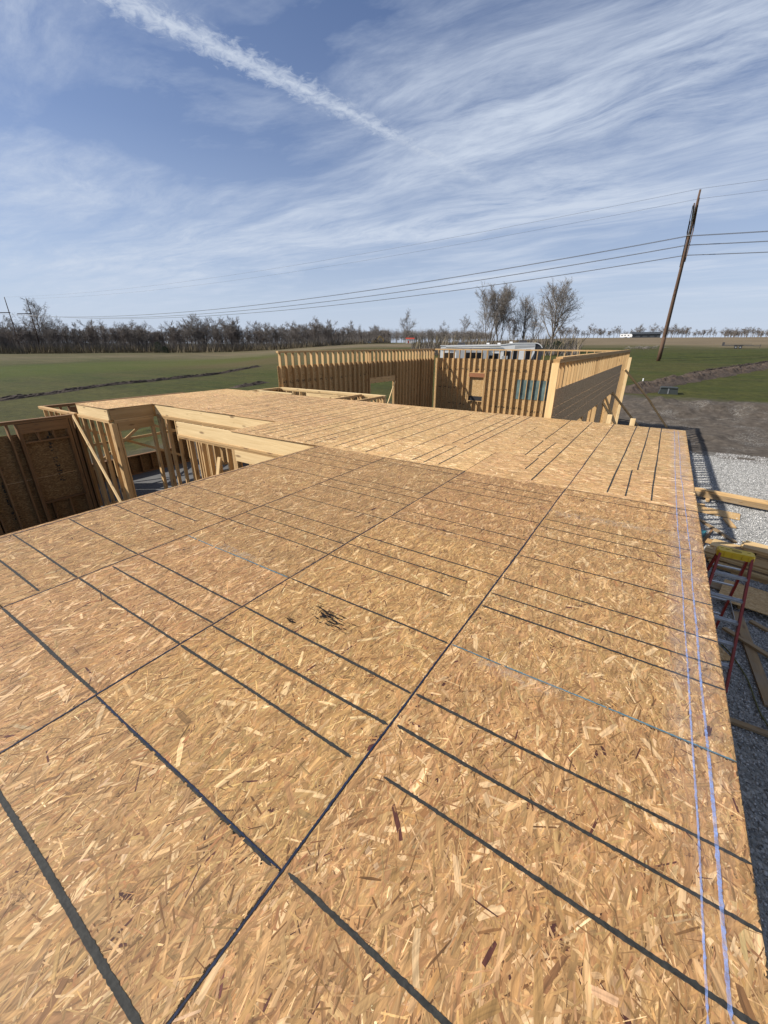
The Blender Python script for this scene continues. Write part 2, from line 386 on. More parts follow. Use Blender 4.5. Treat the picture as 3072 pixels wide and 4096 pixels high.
    c = n.mix(n.math('MULTIPLY', pasture, n.math('SUBTRACT', 1.0, n.math('MULTIPLY', left, .65))), c, tan)
    # bare soil round the building, then the stone pad beside it
    dirtc = n.ramp(n3, [(.25, (.032, .026, .021)), (.55, (.084, .069, .056)), (.8, (.150, .127, .106))])
    dm = n.math('MAXIMUM', n.math('MULTIPLY', box(xj, -22, 12, 4), box(yj, -14, 30, 5)), n.math('MULTIPLY', box(xj, -9, 26, 4), box(yj, 20, 45, 3)))
    c = n.mix(dm, c, dirtc)
    stone = n.new('ShaderNodeTexVoronoi', {'Vector': pos, 'Scale': 24.0}); sc = n.xyz(stone.outputs['Color'])[0]
    stc = n.ramp(sc, [(0, (.16, .156, .15)), (.4, (.25, .245, .23)), (.8, (.34, .332, .315)), (1, (.45, .435, .41))])
    j2_ = n.math('MULTIPLY', n.math('SUBTRACT', n.noise(pos, .55, 6, .75), .5), 6.0)
    gm = n.math('MULTIPLY', box(n.math('ADD', x, j2_), -1.5, 11, .8), box(n.math('ADD', y, lin((j2_, 1.0), (x, .25))), -20, 25.0, 1.6))
    fleck = n.math('MULTIPLY', n.math('GREATER_THAN', sc, .72), n.math('MULTIPLY', n.ramp(n.noise(pos, .5, 3, .6), [(.48, 0), (.62, 1)]), box(n.math('ADD', y, j2_), 20, 43, 6)))
    gm = n.math('MAXIMUM', gm, n.math('MULTIPLY', n.math('MULTIPLY', fleck, box(x, -2, 30, 2)), .38))
    c = n.mix(gm, c, stc)
    hgt = n.math('ADD', n.math('MULTIPLY', n3, .6), n.math('MULTIPLY', n.math('SUBTRACT', 1.0, stone.outputs['Distance']), n.math('MULTIPLY', gm, .35)))
    hgt = n.math('ADD', hgt, n.math('MULTIPLY', n.noise(pos, 14, 5, .75), .35))
    finish(n, n.mix(1.0, c, (1, 1, .97, 1), 'MULTIPLY'), .95, hgt, .8, .09, spec=.15)
    o = mesh_obj('ground', v, f, 'ground', smooth=True); tag(o, kind='structure')
build_ground()

def soil_ridge(path, w, h, label_name, seed):
    """loose lumpy bank of dug soil along a path"""
    P = []
    for a, b in zip(path[:-1], path[1:]):
        a, b = np.array(a, float), np.array(b, float); k = max(2, int(np.hypot(*(b - a)) / .28))
        P += [a + (b - a) * t / k for t in range(k)]
    P = np.array(P + [path[-1]]); T = np.gradient(P, axis=0); T /= np.linalg.norm(T, axis=1)[:, None]; N = np.stack([-T[:, 1], T[:, 0]], 1)
    m = 15; v = []
    for i in range(len(P)):
        e = min(1, i / 6, (len(P) - 1 - i) / 6)
        for j in range(m):
            s = (j / (m - 1) - .5) * 2
            ww = w * (.75 + .5 * vnoise(i * .21, 7.3, seed))
            q = P[i] + N[i] * s * ww / 2
            hh = h * e * max(0, 1 - abs(s) ** 1.6) * (.25 + .75 * vnoise(i * .17, j * .25, seed + 1) + .55 * vnoise(i * .55, j * .7, seed + 2) + .5 * vnoise(i * 1.3, j * 1.3, seed + 4))
            v.append((q[0], q[1], float(gz(q[0], q[1])) - .04 + hh))
    f = [(i * m + j, i * m + j + 1, (i + 1) * m + j + 1, (i + 1) * m + j) for i in range(len(P) - 1) for j in range(m - 1)]
    o = mesh_obj(label_name, v, f, 'soil'); tag(o, kind='structure')
# dug trenches across the fields
soil_ridge([(-2.6, 45), (-1.4, 50), (1.2, 58), (6.5, 70), (13.5, 86), (24, 112)], 3.4, .48, 'soil_ridge', 11)
soil_ridge([(-47, 4), (-49.3, 12.2), (-51.7, 16.8), (-55.7, 23.2), (-58.1, 30.4), (-60.5, 35.4), (-63, 42), (-70, 60)], 1.3, .26, 'soil_ridge', 23)
soil_ridge([(-42, 31), (-42.6, 35), (-43, 38)], 1.4, .3, 'soil_ridge', 31)
soil_ridge([(2, 66), (9, 82), (20, 108)], .9, .25, 'soil_ridge', 37)

# ------------------------------------------------------------------ the upper floor deck
TOP = DECK
PAL = np.array([(.45, .287, .132), (.425, .266, .118), (.475, .308, .145), (.395, .240, .103), (.445, .265, .112), (.56, .385, .200), (.66, .49, .285), (.30, .170, .075), (.095, .036, .026), (.36, .19, .085)])
PW = np.array([.25, .20, .20, .11, .07, .075, .03, .035, .007, .015]); PW /= PW.sum()
def osb_sheet(parent, x0, x1, y0, y1, density, along, spread, mat, size=1.0):
    """one sheet: a board with its pressed wood strands lying on the face"""
    g = .0022
    x0 += g; x1 -= g; y0 += g; y1 -= g; cx, cy = (x0 + x1) / 2, (y0 + y1) / 2; hx, hy = (x1 - x0) / 2, (y1 - y0) / 2
    zt = TOP - .0015; t = .018
    bv = np.array([(-hx, -hy, -t), (hx, -hy, -t), (hx, hy, -t), (-hx, hy, -t), (-hx, -hy, 0), (hx, -hy, 0), (hx, hy, 0), (-hx, hy, 0)], float)
    N = int(density * 4 * hx * hy)
    # a covering layer of broad strands, then narrower ones, then splinters
    Nb = int(4 * hx * hy * 1100 / size ** 2); N += Nb
    L = rng.lognormal(math.log(.052 * size), .50, N).clip(.012, .16); Wd = (rng.lognormal(math.log(.0062 * size), .50, N)).clip(.0022, .022); Wd = np.minimum(Wd, L * .42)
    L[:Nb] = rng.uniform(.07, .15, Nb) * size; Wd[:Nb] = rng.uniform(.025, .05, Nb) * size
    bg_ = rng.random(N) < .07; bg_[:Nb] = False; Wd[bg_] = rng.uniform(.011, .026, bg_.sum()); L[bg_] = rng.uniform(.06, .13, bg_.sum())
    sp = np.zeros(N, bool); sp[Nb:] = rng.random(N - Nb) < .36; L[sp] = rng.uniform(.02, .10, sp.sum()) * size; Wd[sp] = rng.uniform(.0018, .0068, sp.sum()) * size
    th = rng.normal(along, spread, N); u = rng.random(N) < .24; th[u] = rng.uniform(0, math.pi, u.sum())
    px = rng.uniform(-hx, hx, N); py = rng.uniform(-hy, hy, N)
    gx = max(1, int(math.sqrt(Nb * hx / hy))); gi = np.arange(Nb); gy = Nb / gx
    px[:Nb] = ((gi % gx + rng.uniform(0, 1, Nb)) / gx * 2 - 1) * hx; py[:Nb] = ((gi // gx + rng.uniform(0, 1, Nb)) / gy * 2 - 1).clip(-1, 1) * hy
    pz = rng.uniform(.0004, .0011, N); pz[:Nb] = rng.uniform(.0001, .0004, Nb)
    k = 6
    lu = np.stack([-L * .50, -L * .06, L * .48, L * .50, L * .08, -L * .47], 1) * (1 + rng.normal(0, .07, (N, k)))
    lv = np.stack([-Wd * .40, -Wd / 2, -Wd * .42, Wd * .40, Wd / 2, Wd * .44], 1) * (1 + rng.normal(0, .20, (N, k)))
    lu += rng.normal(0, 1, (N, 1)) * lv * np.array([[1, 0, 0, 1, 0, 0]]) * .8
    c, s = np.cos(th)[:, None], np.sin(th)[:, None]
    ex = np.abs(lu * c - lv * s).max(1) + .001; ey = np.abs(lu * s + lv * c).max(1) + .001
    px = np.clip(px, -hx + np.minimum(ex, hx), hx - np.minimum(ex, hx)); py = np.clip(py, -hy + np.minimum(ey, hy), hy - np.minimum(ey, hy))
    vx = (px[:, None] + lu * c - lv * s).clip(-hx + .0004, hx - .0004); vy = (py[:, None] + lu * s + lv * c).clip(-hy + .0004, hy - .0004)
    vz = np.repeat(pz[:, None], k, 1) + rng.normal(0, .00004, (N, k))
    V = np.concatenate([bv, np.stack([vx, vy, vz], -1).reshape(-1, 3)])
    me = bpy.data.meshes.new('osb_sheet'); nf = 6 + N
    me.vertices.add(len(V)); me.vertices.foreach_set('co', V.ravel())
    li = np.concatenate([np.array(BOXF).ravel(), 8 + np.arange(N * k)])
    me.loops.add(len(li)); me.loops.foreach_set('vertex_index', li)
    me.polygons.add(nf); ls = np.concatenate([np.arange(6) * 4, 24 + np.arange(N) * k])
    me.polygons.foreach_set('loop_start', ls)
    me.polygons.foreach_set('material_index', np.concatenate([np.zeros(6), np.ones(N)]).astype(np.int32))
    me.materials.append(MATS['osb_core']); me.materials.append(MATS[mat])
    me.update(calc_edges=True)
    ci = rng.choice(len(PAL), N, p=PW); col = PAL[ci] * rng.lognormal(0, .06, (N, 1)) * (1 + rng.normal(0, .03, (N, 3)))
    lt = bg_ & (rng.random(N) < .44); col[lt] = PAL[rng.choice([5, 6, 6, 2], lt.sum())] * rng.uniform(.95, 1.2, (lt.sum(), 1))
    dk_ = bg_ & ~lt; col[dk_] *= rng.uniform(.75, 1.0, (dk_.sum(), 1))
    sf = rng.choice([.30, .45, .64, .85, 1.3, 1.55], (sp.sum(), 1), p=[.06, .14, .22, .16, .24, .18]); col[sp] *= np.concatenate([sf ** .85, sf, sf ** 1.1], 1)
    col = col * (1.0 + rng.normal(0, .06)) * (1 + rng.normal(0, .010, (1, 3)))
    C4 = np.ones((nf, 4)); C4[6:, :3] = col.clip(.01, .95)
    at = me.attributes.new('flake_col', 'FLOAT_COLOR', 'FACE'); at.data.foreach_set('color', C4.ravel())
    uvl = me.uv_layers.new(name='UVMap'); uvv = np.zeros((len(li), 2))
    ou = rng.uniform(0, 60, (N, 1)); ov = rng.uniform(0, 60, (N, 1))
    bend = rng.normal(0, 2.2, (N, 1))
    uvv[24:, 0] = (lu + ou).ravel(); uvv[24:, 1] = (lv + bend * lu ** 2 + ov).ravel()
    uvl.data.foreach_set('uv', uvv.ravel())
    o = bpy.data.objects.new('osb_sheet', me); o.location = Vector((cx, cy, zt)) - parent.location
    return link(o, parent)

deck = thing('floor_deck', (-4, 4, TOP - .3), 'broad unfinished upper floor deck of OSB sheets ruled with black marker lines', 'floor deck')
SX = [.558, -.6615, -1.881, -3.1005, -4.40]
for k in range(4):
    x1, x0 = SX[k], SX[k + 1]
    ys = [-3.22, -.777, 1.662, 4.10, 4.745] if k % 2 == 0 else [-4.44, -2.004, .435, 2.874, 4.745]
    for a, b in zip(ys[:-1], ys[1:]):
        dn = 420 if b < -.5 else (6400 if a < 2.0 else 4000)
        osb_sheet(deck, x0, x1, a, b, dn, R(90), R(34), 'flakes_brown')
rows = [4.745, 5.92, 7.14, 8.36, 9.585]
for i, (a, b) in enumerate(zip(rows[:-1], rows[1:])):
    spans = [(-6.60, .558), (-13.15, -11.40)] if i == 0 else [(-13.15, .558)]
    for s0, s1 in spans:
        e = [s1]; x = s1 - (2.44 if i % 2 == 0 else 1.22)
        while x > s0 + .25: e.append(x); x -= 2.44
        e.append(s0)
        for x1, x0 in zip(e[:-1], e[1:]):
            dn = 1700 if x1 > -5 else 800
            osb_sheet(deck, x0, x1, a, b, dn, 0, R(20), 'flakes_gold', 1.12 if x1 > -5 else 1.35)

def ribbon(name, p0, p1, w, mat, rough=.0016, gap=0.0, z=TOP + .0012, jag=1.0, fade=False):
    """brushed or chalked line lying on the deck, with frayed edges"""
    p0, p1 = np.array(p0, float), np.array(p1, float); L = np.hypot(*(p1 - p0)); n = max(4, int(L / .008)); t = (p1 - p0) / L; nn = np.array([-t[1], t[0]])
    tt = np.linspace(0, 1, n + 1); wob = .0022 * np.sin(tt * L * 2.1 + rng.uniform(0, 6)) + .0012 * np.sin(tt * L * 7 + rng.uniform(0, 6))
    ww = w / 2 * (1 + .14 * np.sin(tt * L * 3.3 + rng.uniform(0, 6)) + .07 * rng.normal(0, 1, n + 1)).clip(.6, 1.4)
    a = ww + np.abs(rng.normal(0, rough, n + 1)) * jag; b = ww + np.abs(rng.normal(0, rough, n + 1)) * jag
    c = p0[None, :] + tt[:, None] * (p1 - p0)[None, :] + nn[None, :] * wob[:, None]
    tap = np.minimum(1, np.minimum(np.arange(n + 1), n - np.arange(n + 1)) / 3 + .35); a = a * tap; b = b * tap
    v = []; f = []
    for i in range(n + 1):
        q = c[i] + nn * a[i]; r_ = c[i] - nn * b[i]; v += [(q[0], q[1], z), (r_[0], r_[1], z)]
    for i in range(n):
        if gap and vnoise(i * .35, p0[0] * 9 + p0[1] * 5, 3) < gap: continue
        f.append((2 * i, 2 * i + 1, 2 * i + 3, 2 * i + 2))
    o = mesh_obj(name, [Vector(q) - deck.location for q in v], f, mat, deck); return o
# joist lines across the first bay: (y, x from, x to, width)
BL = []
a, b = -.648, .556
for y, s, e, w in ((.44, -.64, b, .017), (.846, -.56, b, .017), (1.07, -.635, b, .017), (1.257, -.650, b, .016), (2.09, a, b, .017), (2.258, a, b, .014), (2.487, a, b, .014),
                   (2.888, a, b, .013), (3.31, a, .43, .012), (3.523, a, .43, .012), (3.715, a, b, .012), (4.525, a, b, .012), (4.72, a, b, .010), (.03, -.64, b, .017), (-.37, -.64, b, .017)): BL.append((y, s, e, w))
a, b = -1.872, -.672
for y, s, e, w in ((.03, a, b, .018), (-.36, a, b, .018), (.852, a, -.713, .018), (1.05, a, b, .017), (1.257, a, b, .017), (1.66, a, b, .014), (2.072, a, -.85, .014), (2.297, a, -.83, .013), (2.482, a, b, .013),
                   (2.945, a, b, .012), (3.167, -1.763, b, .012), (3.585, a, b, .012), (4.0, a, -.86, .010), (4.212, a, -.70, .011), (4.405, a, b, .011)): BL.append((y, s, e, w))
a, b = -3.090, -1.888
for y, s, e, w in ((.432, a, b, .018), (.03, a, b, .018), (.847, a, b, .017), (1.058, -3.07, b, .015), (1.258, a, b, .015), (2.07, a, b, .013), (2.268, a, b, .012), (2.494, a, b, .012),
                   (3.308, a, b, .011), (3.525, a, b, .012), (3.70, a, b, .011), (4.54, a, b, .010), (4.72, a, b, .010), (2.87, a, b, .010)): BL.append((y, s, e, w))
a, b = -4.33, -3.112
for y, s, e, w in ((.627, -4.33, -3.13, .016), (.845, a, b, .016), (1.255, a, b, .015), (1.663, a, -3.29, .014), (1.885, a, -3.29, .013), (2.065, a, b, .013), (3.55, a, b, .011), (3.977, a, b, .011), (4.21, a, b, .011), (4.40, a, b, .011), (.22, a, b, .016), (2.45, a, b, .011)): BL.append((y, s, e, w))
for y, s, e, w in BL: ribbon('marker_line', (s, y + rng.normal(0, .003)), (e, y + rng.normal(0, .003)), w * (.84 if y < .2 else .70), 'marker_black', .0013)
# lines the other way over the second bay: (x, y from, y to)
for x, s, e in ((.158, 4.83, 9.57), (-.035, 6.04, 9.57), (-.075, 4.83, 6.0), (-.258, 4.86, 9.55), (-1.07, 4.84, 9.55), (-1.263, 5.27, 5.94), (-1.293, 6.03, 7.12), (-1.472, 6.0, 7.15), (-1.485, 7.29, 9.57),
                (-2.314, 4.83, 9.57), (-2.53, 4.83, 5.95), (-2.72, 4.83, 5.94), (-2.50, 6.15, 9.4), (-2.69, 6.1, 9.4)): ribbon('marker_line', (x, s), (x + rng.normal(0, .01), e), .0125, 'marker_black')
x = -3.53
while x > -9.5:
    ribbon('marker_line', (x, 4.83 if x > -6.5 else 6.05), (x - .05, 9.2), .013, 'marker_black', gap=.12)
    x -= (.21, .20, .41)[int(abs(x) * 10) % 3]
# inked sheet seams and snapped chalk lines
for x, s, e, w in ((-.6615, -2.0, 4.74, .0055), (-.659, 4.74, 9.57, .0065), (-1.881, -2.0, 4.74, .0052), (-3.1005, -2, 4.74, .0055), (-4.345, -2, 4.72, .007), (-3.08, 4.80, 9.57, .006)): ribbon('seam_line', (x, s), (x, e), w, 'seam_ink', .0008, z=TOP + .0016)
ribbon('chalk_line', (-.655, 1.662), (.556, 1.664), .0055, 'chalk_teal', .0012, gap=.10)
ribbon('chalk_line', (-3.09, 1.662), (-1.89, 1.655), .0065, 'chalk_teal', .0012, gap=.30)
ribbon('chalk_line', (-1.872, .434), (-.665, .436), .0045, 'seam_ink', .0010, gap=.05, z=TOP + .0020)
ribbon('marker_line', (-1.872, .429), (-.70, .426), .006, 'marker_black', .002, gap=.25)

def chalk_mats():
    for name, colr, lo, hi, sc, mx in (('chalk_blue', (.26, .36, .66), .40, .66, 45, .80), ('chalk_dust', (.38, .39, .48), .30, .85, 9, .26), ('chalk_white', (.50, .49, .45), .42, .75, 30, .28), ('ink_smear', (.010, .010, .011), .455, .50, 1, 1.0)):
        m, n = material(name)
        pos = n.new('ShaderNodeNewGeometry').outputs['Position']
        f = n.noise(pos if name != 'ink_smear' else n.mapping(pos, rot=(0, 0, R(8)), scale=(16, 90, 1)), sc, 6, .68)
        uv = n.xyz(n.new('ShaderNodeUVMap', uv_map='UVMap').outputs[0])
        e = None
        for q in uv[:2]:
            w_ = n.math('MULTIPLY', n.math('SUBTRACT', 1.0, n.math('ABSOLUTE', n.math('SUBTRACT', n.math('MULTIPLY', q, 2.0), 1.0))), 2.2 if name != 'ink_smear' else 1.3, clamp=True)
            e = w_ if e is None else n.math('MULTIPLY', e, w_)
        if name == 'chalk_blue': al = n.math('MULTIPLY', n.ramp(f, [(lo, .35), (hi, 1)]), mx)
        elif name == 'ink_smear': al = n.ramp(n.math('ADD', f, n.math('MULTIPLY', n.math('SUBTRACT', e, 1.0), .14)), [(lo, 0), (hi, 1)])
        else: al = n.math('MULTIPLY', n.math('MULTIPLY', n.ramp(f, [(lo, 0), (hi, 1)]), e), mx)
        finish(n, colr, .95, alpha=al, spec=.1)
chalk_mats()
def decal(name, c, L, w, rz, mat, z):
    cs, sn = math.cos(rz), math.sin(rz)
    v = [(c[0] + a * cs - b * sn - deck.location.x, c[1] + a * sn + b * cs - deck.location.y, z - deck.location.z) for a, b in ((-L / 2, -w / 2), (L / 2, -w / 2), (L / 2, w / 2), (-L / 2, w / 2))]
    o = mesh_obj(name, v, [(0, 1, 2, 3)], mat, deck); u = o.data.uv_layers.new(name='UVMap'); u.data.foreach_set('uv', [0, 0, 1, 0, 1, 1, 0, 1]); return o
for pts, w, mat in (([(.467, -1), (.467, .82), (.464, 1.66), (.462, 2.6), (.458, 3.0)], .0085, 'chalk_blue'), ([(.458, 3.0), (.462, 3.72), (.45, 5.05), (.433, 5.85), (.432, 9.5)], .0048, 'chalk_blue'),
                    ([(.420, -1), (.418, .8), (.404, 2.86), (.382, 4.2)], .0050, 'chalk_blue'), ([(.382, 4.2), (.374, 5.0)], .007, 'chalk_blue'), ([(.374, 5.0), (.372, 9.45)], .005, 'chalk_blue')):
    for p, q in zip(pts[:-1], pts[1:]): ribbon('blue_chalk_line', p, q, w, mat, .001, z=TOP + .0024)
decal('chalk_dust', (.43, 4.3), 7.0, .26, R(90), 'chalk_dust', TOP + .0028)
decal('chalk_dust', (.42, 8.0), 3.1, .24, R(90), 'chalk_dust', TOP + .0031)
decal('chalk_dust', (.29, 9.22), .42, .20, 0, 'chalk_dust', TOP + .0034)
for c, L, w, rz in (((-.15, 3.95), 1.3, .16, R(4)), ((-.3, 1.62), .5, .10, R(3)), ((-2.5, 1.70), .55, .08, 0)):
    decal('chalk_smudge', c, L, w, rz, 'chalk_white', TOP + .0030)
decal('ink_smear', (-1.36, 1.47), .36, .15, R(-14), 'ink_smear', TOP + .0026)
decal('ink_smear', (-1.53, 1.33), .12, .05, R(-14), 'ink_smear', TOP + .0029)

# floor joist boards closing the deck's edges
RB, RT = DECK - .018 - .268, DECK - .0215
def rim(p0, p1, off, mat='lumber_pale'): beam('rim_joist', (p0[0] + off[0], p0[1] + off[1], (RB + RT) / 2), (p1[0] + off[0], p1[1] + off[1], (RB + RT) / 2), .038, RT - RB, mat, deck)
rim((-13.15, 4.745), (-11.44, 4.745), (0, .032)); rim((-11.40, 4.80), (-11.40, 5.90), (-.032, 0), 'lumber'); rim((-11.40, 5.92), (-6.56, 5.92), (0, .032)); rim((-8.42, 4.745), (-4.36, 4.745), (0, .034))  # stair well side board in darker lumber, putting its shade into the colour
rim((-6.60, 4.79), (-6.60, 5.90), (.02, 0)); rim((-4.40, -4.4), (-4.40, 4.72), (.02, 0)); rim((.558, -4.4), (.558, 9.55), (-.02, 0)); rim((-13.15, 4.79), (-13.15, 9.55), (.02, 0)); rim((-13.1, 9.585), (.50, 9.585), (0, -.02))
for y in np.arange(-4.2, 4.6, .4064): beam('floor_joist', (-4.35, y, (RB + RT) / 2), (.51, y, (RB + RT) / 2), .038, .262, 'lumber', deck)
for x in np.arange(-10.9, .4, .4064): beam('floor_joist', (x, (4.80 if x > -6.5 else 5.98), (RB + RT) / 2), (x, 9.53, (RB + RT) / 2), .038, .262, 'lumber', deck)

# ------------------------------------------------------------------ concrete slab
def slab(x0, x1, y0, y1): 
    m = MB(); m.box(((x0 + x1) / 2, (y0 + y1) / 2, -.10), (x1 - x0, y1 - y0, .2)); o = m.build('concrete_slab', 'slab_concrete'); tag(o, kind='structure')
slab(-13.45, .60, -5, 9.62); slab(-14.42, -1.86, 9.625, 28.3); slab(-16.02, -13.455, 4.62, 9.62)

# ------------------------------------------------------------------ stud walls
def wall(label, ax, at, a0, a1, top, t, openings=(), sheath=None, spacing=.4064, start=None, z0=0.0, mat='lumber', plates=2, group=None, first=True, stud_top=None, cat='stud wall', sheath_mat='osb', extra_studs=()):
    """framed wall along an axis ('x' or 'y') at a fixed coordinate: plates, studs, headers, sills, cripples, sheathing boards.
    openings: (from, to, sill height or None, head height, header depth)."""
    P = (lambda a, z, o=0.0: Vector((a, at + o, z))) if ax == 'x' else (lambda a, z, o=0.0: Vector((at + o, a, z)))
    dep = (0, 1, 0) if ax == 'x' else (1, 0, 0)
    r = thing('stud_wall', P((a0 + a1) / 2, z0), label, cat, group); s = .038
    doors = [o for o in openings if o[2] is None]
    seg = a0
    for o in sorted(doors) + [(a1, a1)]:
        if o[0] > seg + .05: beam('bottom_plate', P(seg, z0 + s / 2), P(o[0], z0 + s / 2), t, s, mat, r)
        seg = o[1]
    for k in range(plates): beam('top_plate', P(a0 + .003 * k, top - s / 2 - k * (s + .004)), P(a1 - .003 * k, top - s / 2 - k * (s + .004)), t - .010 * k, s, mat, r)
    st = top - plates * (s + .004) + .003
    pos = list(np.arange(a0 + s / 2 if start is None else start, a1, spacing)) + [a1 - s / 2]
    for o in openings: pos += [o[0] - s * 1.55, o[1] + s * 1.55]
    pos += list(extra_studs)
    pos = sorted(pos); done = []
    for p in pos:
        if done and p - done[-1] < s * 1.02: continue
        done.append(p); inside = [o for o in openings if o[0] - .002 < p < o[1] + .002]
        if not inside: beam('stud', P(p, z0 + s), P(p, st), s, t, mat, r, dep)
        else:
            o = inside[0]; zt_ = o[3] + o[4] + s
            if st - zt_ > .05: beam('cripple_stud', P(p, zt_), P(p, st), s, t, mat, r, dep)
            if o[2] is not None and o[2] - z0 > .12: beam('cripple_stud', P(p, z0 + s), P(p, o[2] - s), s, t, mat, r, dep)
    for o in openings:
        hm = o[5] if len(o) > 5 else mat
        beam('header', P(o[0] - s, o[3] + o[4] / 2), P(o[1] + s, o[3] + o[4] / 2), t * .96, o[4], hm, r)
        if st - o[3] - o[4] > .1: beam('header_plate', P(o[0] - s, o[3] + o[4] + s / 2), P(o[1] + s, o[3] + o[4] + s / 2), t, s - .002, mat, r)
        for e, sg in ((o[0], -1), (o[1], 1)): beam('jack_stud', P(e + sg * s * .5, z0 + s), P(e + sg * s * .5, o[3]), s, t * .99, mat, r, dep)
        if o[2] is not None: beam('sill', P(o[0], o[2] - s / 2), P(o[1], o[2] - s / 2), t, s, mat, r)
    if sheath:
        side, spans = sheath; off = side * (t / 2 + .0075)
        for (b0, b1, c0, c1) in spans:                     # b along the wall, c heights
            o = beam('osb_sheathing', P(b0 + .0015, (c0 + c1) / 2, off), P(b1 - .0015, (c0 + c1) / 2, off), .011, c1 - c0 - .004, sheath_mat, r, (0, 0, 1))
    return r
def sheets(a0, a1, zs, holes=(), stag=True):
    """sheathing boards 2.44 m long in courses zs, cut round holes (a0, a1, z0, z1)"""
    out = []
    for k, (c0, c1) in enumerate(zip(zs[:-1], zs[1:])):
        e = [a0]; x = a0 + (1.22 if (k % 2 and stag) else 2.44)
        while x < a1 - .1: e.append(x); x += 2.44
        e.append(a1)
        for h in holes:
            if h[2] < c1 - .01 and h[3] > c0 + .01: e += [h[0], h[1]]
        e = sorted(set(round(q, 4) for q in e))
        for p, q in zip(e[:-1], e[1:]):
            if q - p < .02: continue
            hh = [h for h in holes if h[0] <= p + .001 and h[1] >= q - .001 and h[2] < c1 - .01 and h[3] > c0 + .01]
            if not hh: out.append((p, q, c0, c1)); continue
            h = hh[0]
            if h[2] > c0 + .05: out.append((p, q, c0, h[2]))
            if h[3] < c1 - .05: out.append((p, q, h[3], c1))
    return out

GT = 4.27
# garage: long side with a doorway, seen from inside
d_op = (20.05, 22.65, None, 2.44, .28, 'lumber')
wall('tall garage stud wall with a doorway, daylight above its sheathing', 'y', -14.25, 13.15, 28.05, GT, .14, [d_op], (-1, sheets(13.15, 28.05, [0, 1.22, 2.44, 3.66], [(20.05, 22.65, 0, 2.44)])), start=13.65, extra_studs=(13.27,))
# garage: back wall
w_op = (-11.40, -10.36, .86, 2.455, .27, 'header_red')
bw = wall('sunlit back wall of the garage with a small red-headed window frame', 'x', 28.2, -14.18, -1.99, GT, .14, [w_op], (1, sheets(-14.18, -1.99, [0, 1.22, 2.44, 3.66])), start=-13.91)
# garage: outer side with three wide door openings under one header course
ops = [(10.3, 14.35, None, 2.47, .30), (15.45, 17.6, None, 2.47, .30), (19.45, 22.4, None, 2.47, .30)]
crs = []
for c0, c1, end in ((3.262, 3.66, 24.5), (3.062, 3.258, 24.6), (2.832, 3.058, 24.6), (2.47, 2.828, 24.5)):
    e = [9.66, 12.1, 14.83, 17.25, 19.74, 22.2, end] if c0 < 2.9 else [9.66, 14.5, 19.4, end]
    crs += [(p, q, c0, c1) for p, q in zip(e[:-1], e[1:])]
crs += [(9.66, 10.26, 0, 2.466), (14.39, 15.41, 0, 2.466), (17.64, 19.41, 0, 2.466), (22.44, 24.5, 0, 2.466)]
rw = wall('garage side wall with dark outer sheathing, bright stud tops and wide door openings', 'y', -1.985, 9.66, 28.13, GT, .14, ops, (1, crs), start=9.9, sheath_mat='osb_grey')
beam('corner_post', (-1.985, 9.632, 0), (-1.985, 9.632, GT - .08), .148, .05, 'lumber_pale', rw, (0, 1, 0))
beam('corner_post', (-1.88, 28.1, 0), (-1.88, 28.1, 3.9), .21, .08, 'lumber_pale', rw, (0, 1, 0))
beam('top_plate', (-1.985, 9.9, GT + .02), (-1.985, 15, GT + .02), .14, .036, 'lumber', rw)
beam('top_plate', (-1.985, 15.05, GT + .02), (-1.985, 28.1, GT + .02), .14, .036, 'lumber', rw)
# blue-green wrapped window opening inside the back wall
m = MB(); m.box((0, 0, 0), (2.17, .012, 1.22)); hw = m.build('window_film', 'housewrap', bw, Vector((-6.99, 28.245, 1.80)) - bw.location)
m = MB(); m.box((0, 0, 0), (.98, .03, .30)); tp = m.build('black_tarp', 'tarp_black', bw, Vector((-10.88, 28.235, 1.02)) - bw.location)

def stamps(parent, ax, at, a0, a1, z, h, vertical=False, n=20, seed=0):
    """mill print on the boards: blurred dark strokes, too smudged to read"""
    rs = random.Random(seed); v = []; f = []
    t = a0
    while t < a1:
        wch = h * rs.uniform(.5, 1.0)
        if rs.random() < .82:
            for k in range(rs.randint(3, 5)):
                u0 = t + rs.uniform(0, wch * .8); s0 = rs.uniform(-.5, .2) * h
                du, ds = (rs.uniform(.1, .25) * wch, rs.uniform(.3, .6) * h) if rs.random() < .55 else (rs.uniform(.4, .8) * wch, rs.uniform(.10, .22) * h)
                q = [(u0, s0), (u0 + du, s0), (u0 + du, s0 + ds), (u0, s0 + ds)]; b = len(v)
                for uu, ss in q:
                    if vertical: uu, ss = z + ss, uu; v.append((at, uu, ss) if ax == 'y' else (uu, at, ss))
                    else: v.append((at, uu, z + ss) if ax == 'y' else (uu, at, z + ss))
                f.append((b, b + 1, b + 2, b + 3))
        t += wch * 1.15
    # keep strokes on slightly different planes so that none coincide
    v2 = []
    for i, p in enumerate(v):
        p = list(p); k = (i // 4) % 7; p[1 if ax == 'x' else 0] += (-1 if ax == 'x' else 1) * k * .0004; v2.append(Vector(p) - parent.location)
    return mesh_obj('mill_print', v2, f, 'marker_black', parent)
for i, (z, a0, a1) in enumerate(((2.94, -13.9, -11.6), (2.94, -11.2, -7.4), (2.94, -6.8, -5.7), (1.70, -14, -11.7), (1.70, -10.2, -8.3), (.57, -13, -11.8), (.57, -10.1, -7.6), (.42, -7.2, -6.2))): stamps(bw, 'x', 28.2695, a0, a1, z, .17, seed=i)
lw_ = bpy.data.objects['stud_wall']
for i, z in enumerate((2.95, 1.75)): stamps(lw_, 'y', -14.318, 13.4, 19.8, z, .15, seed=20 + i)

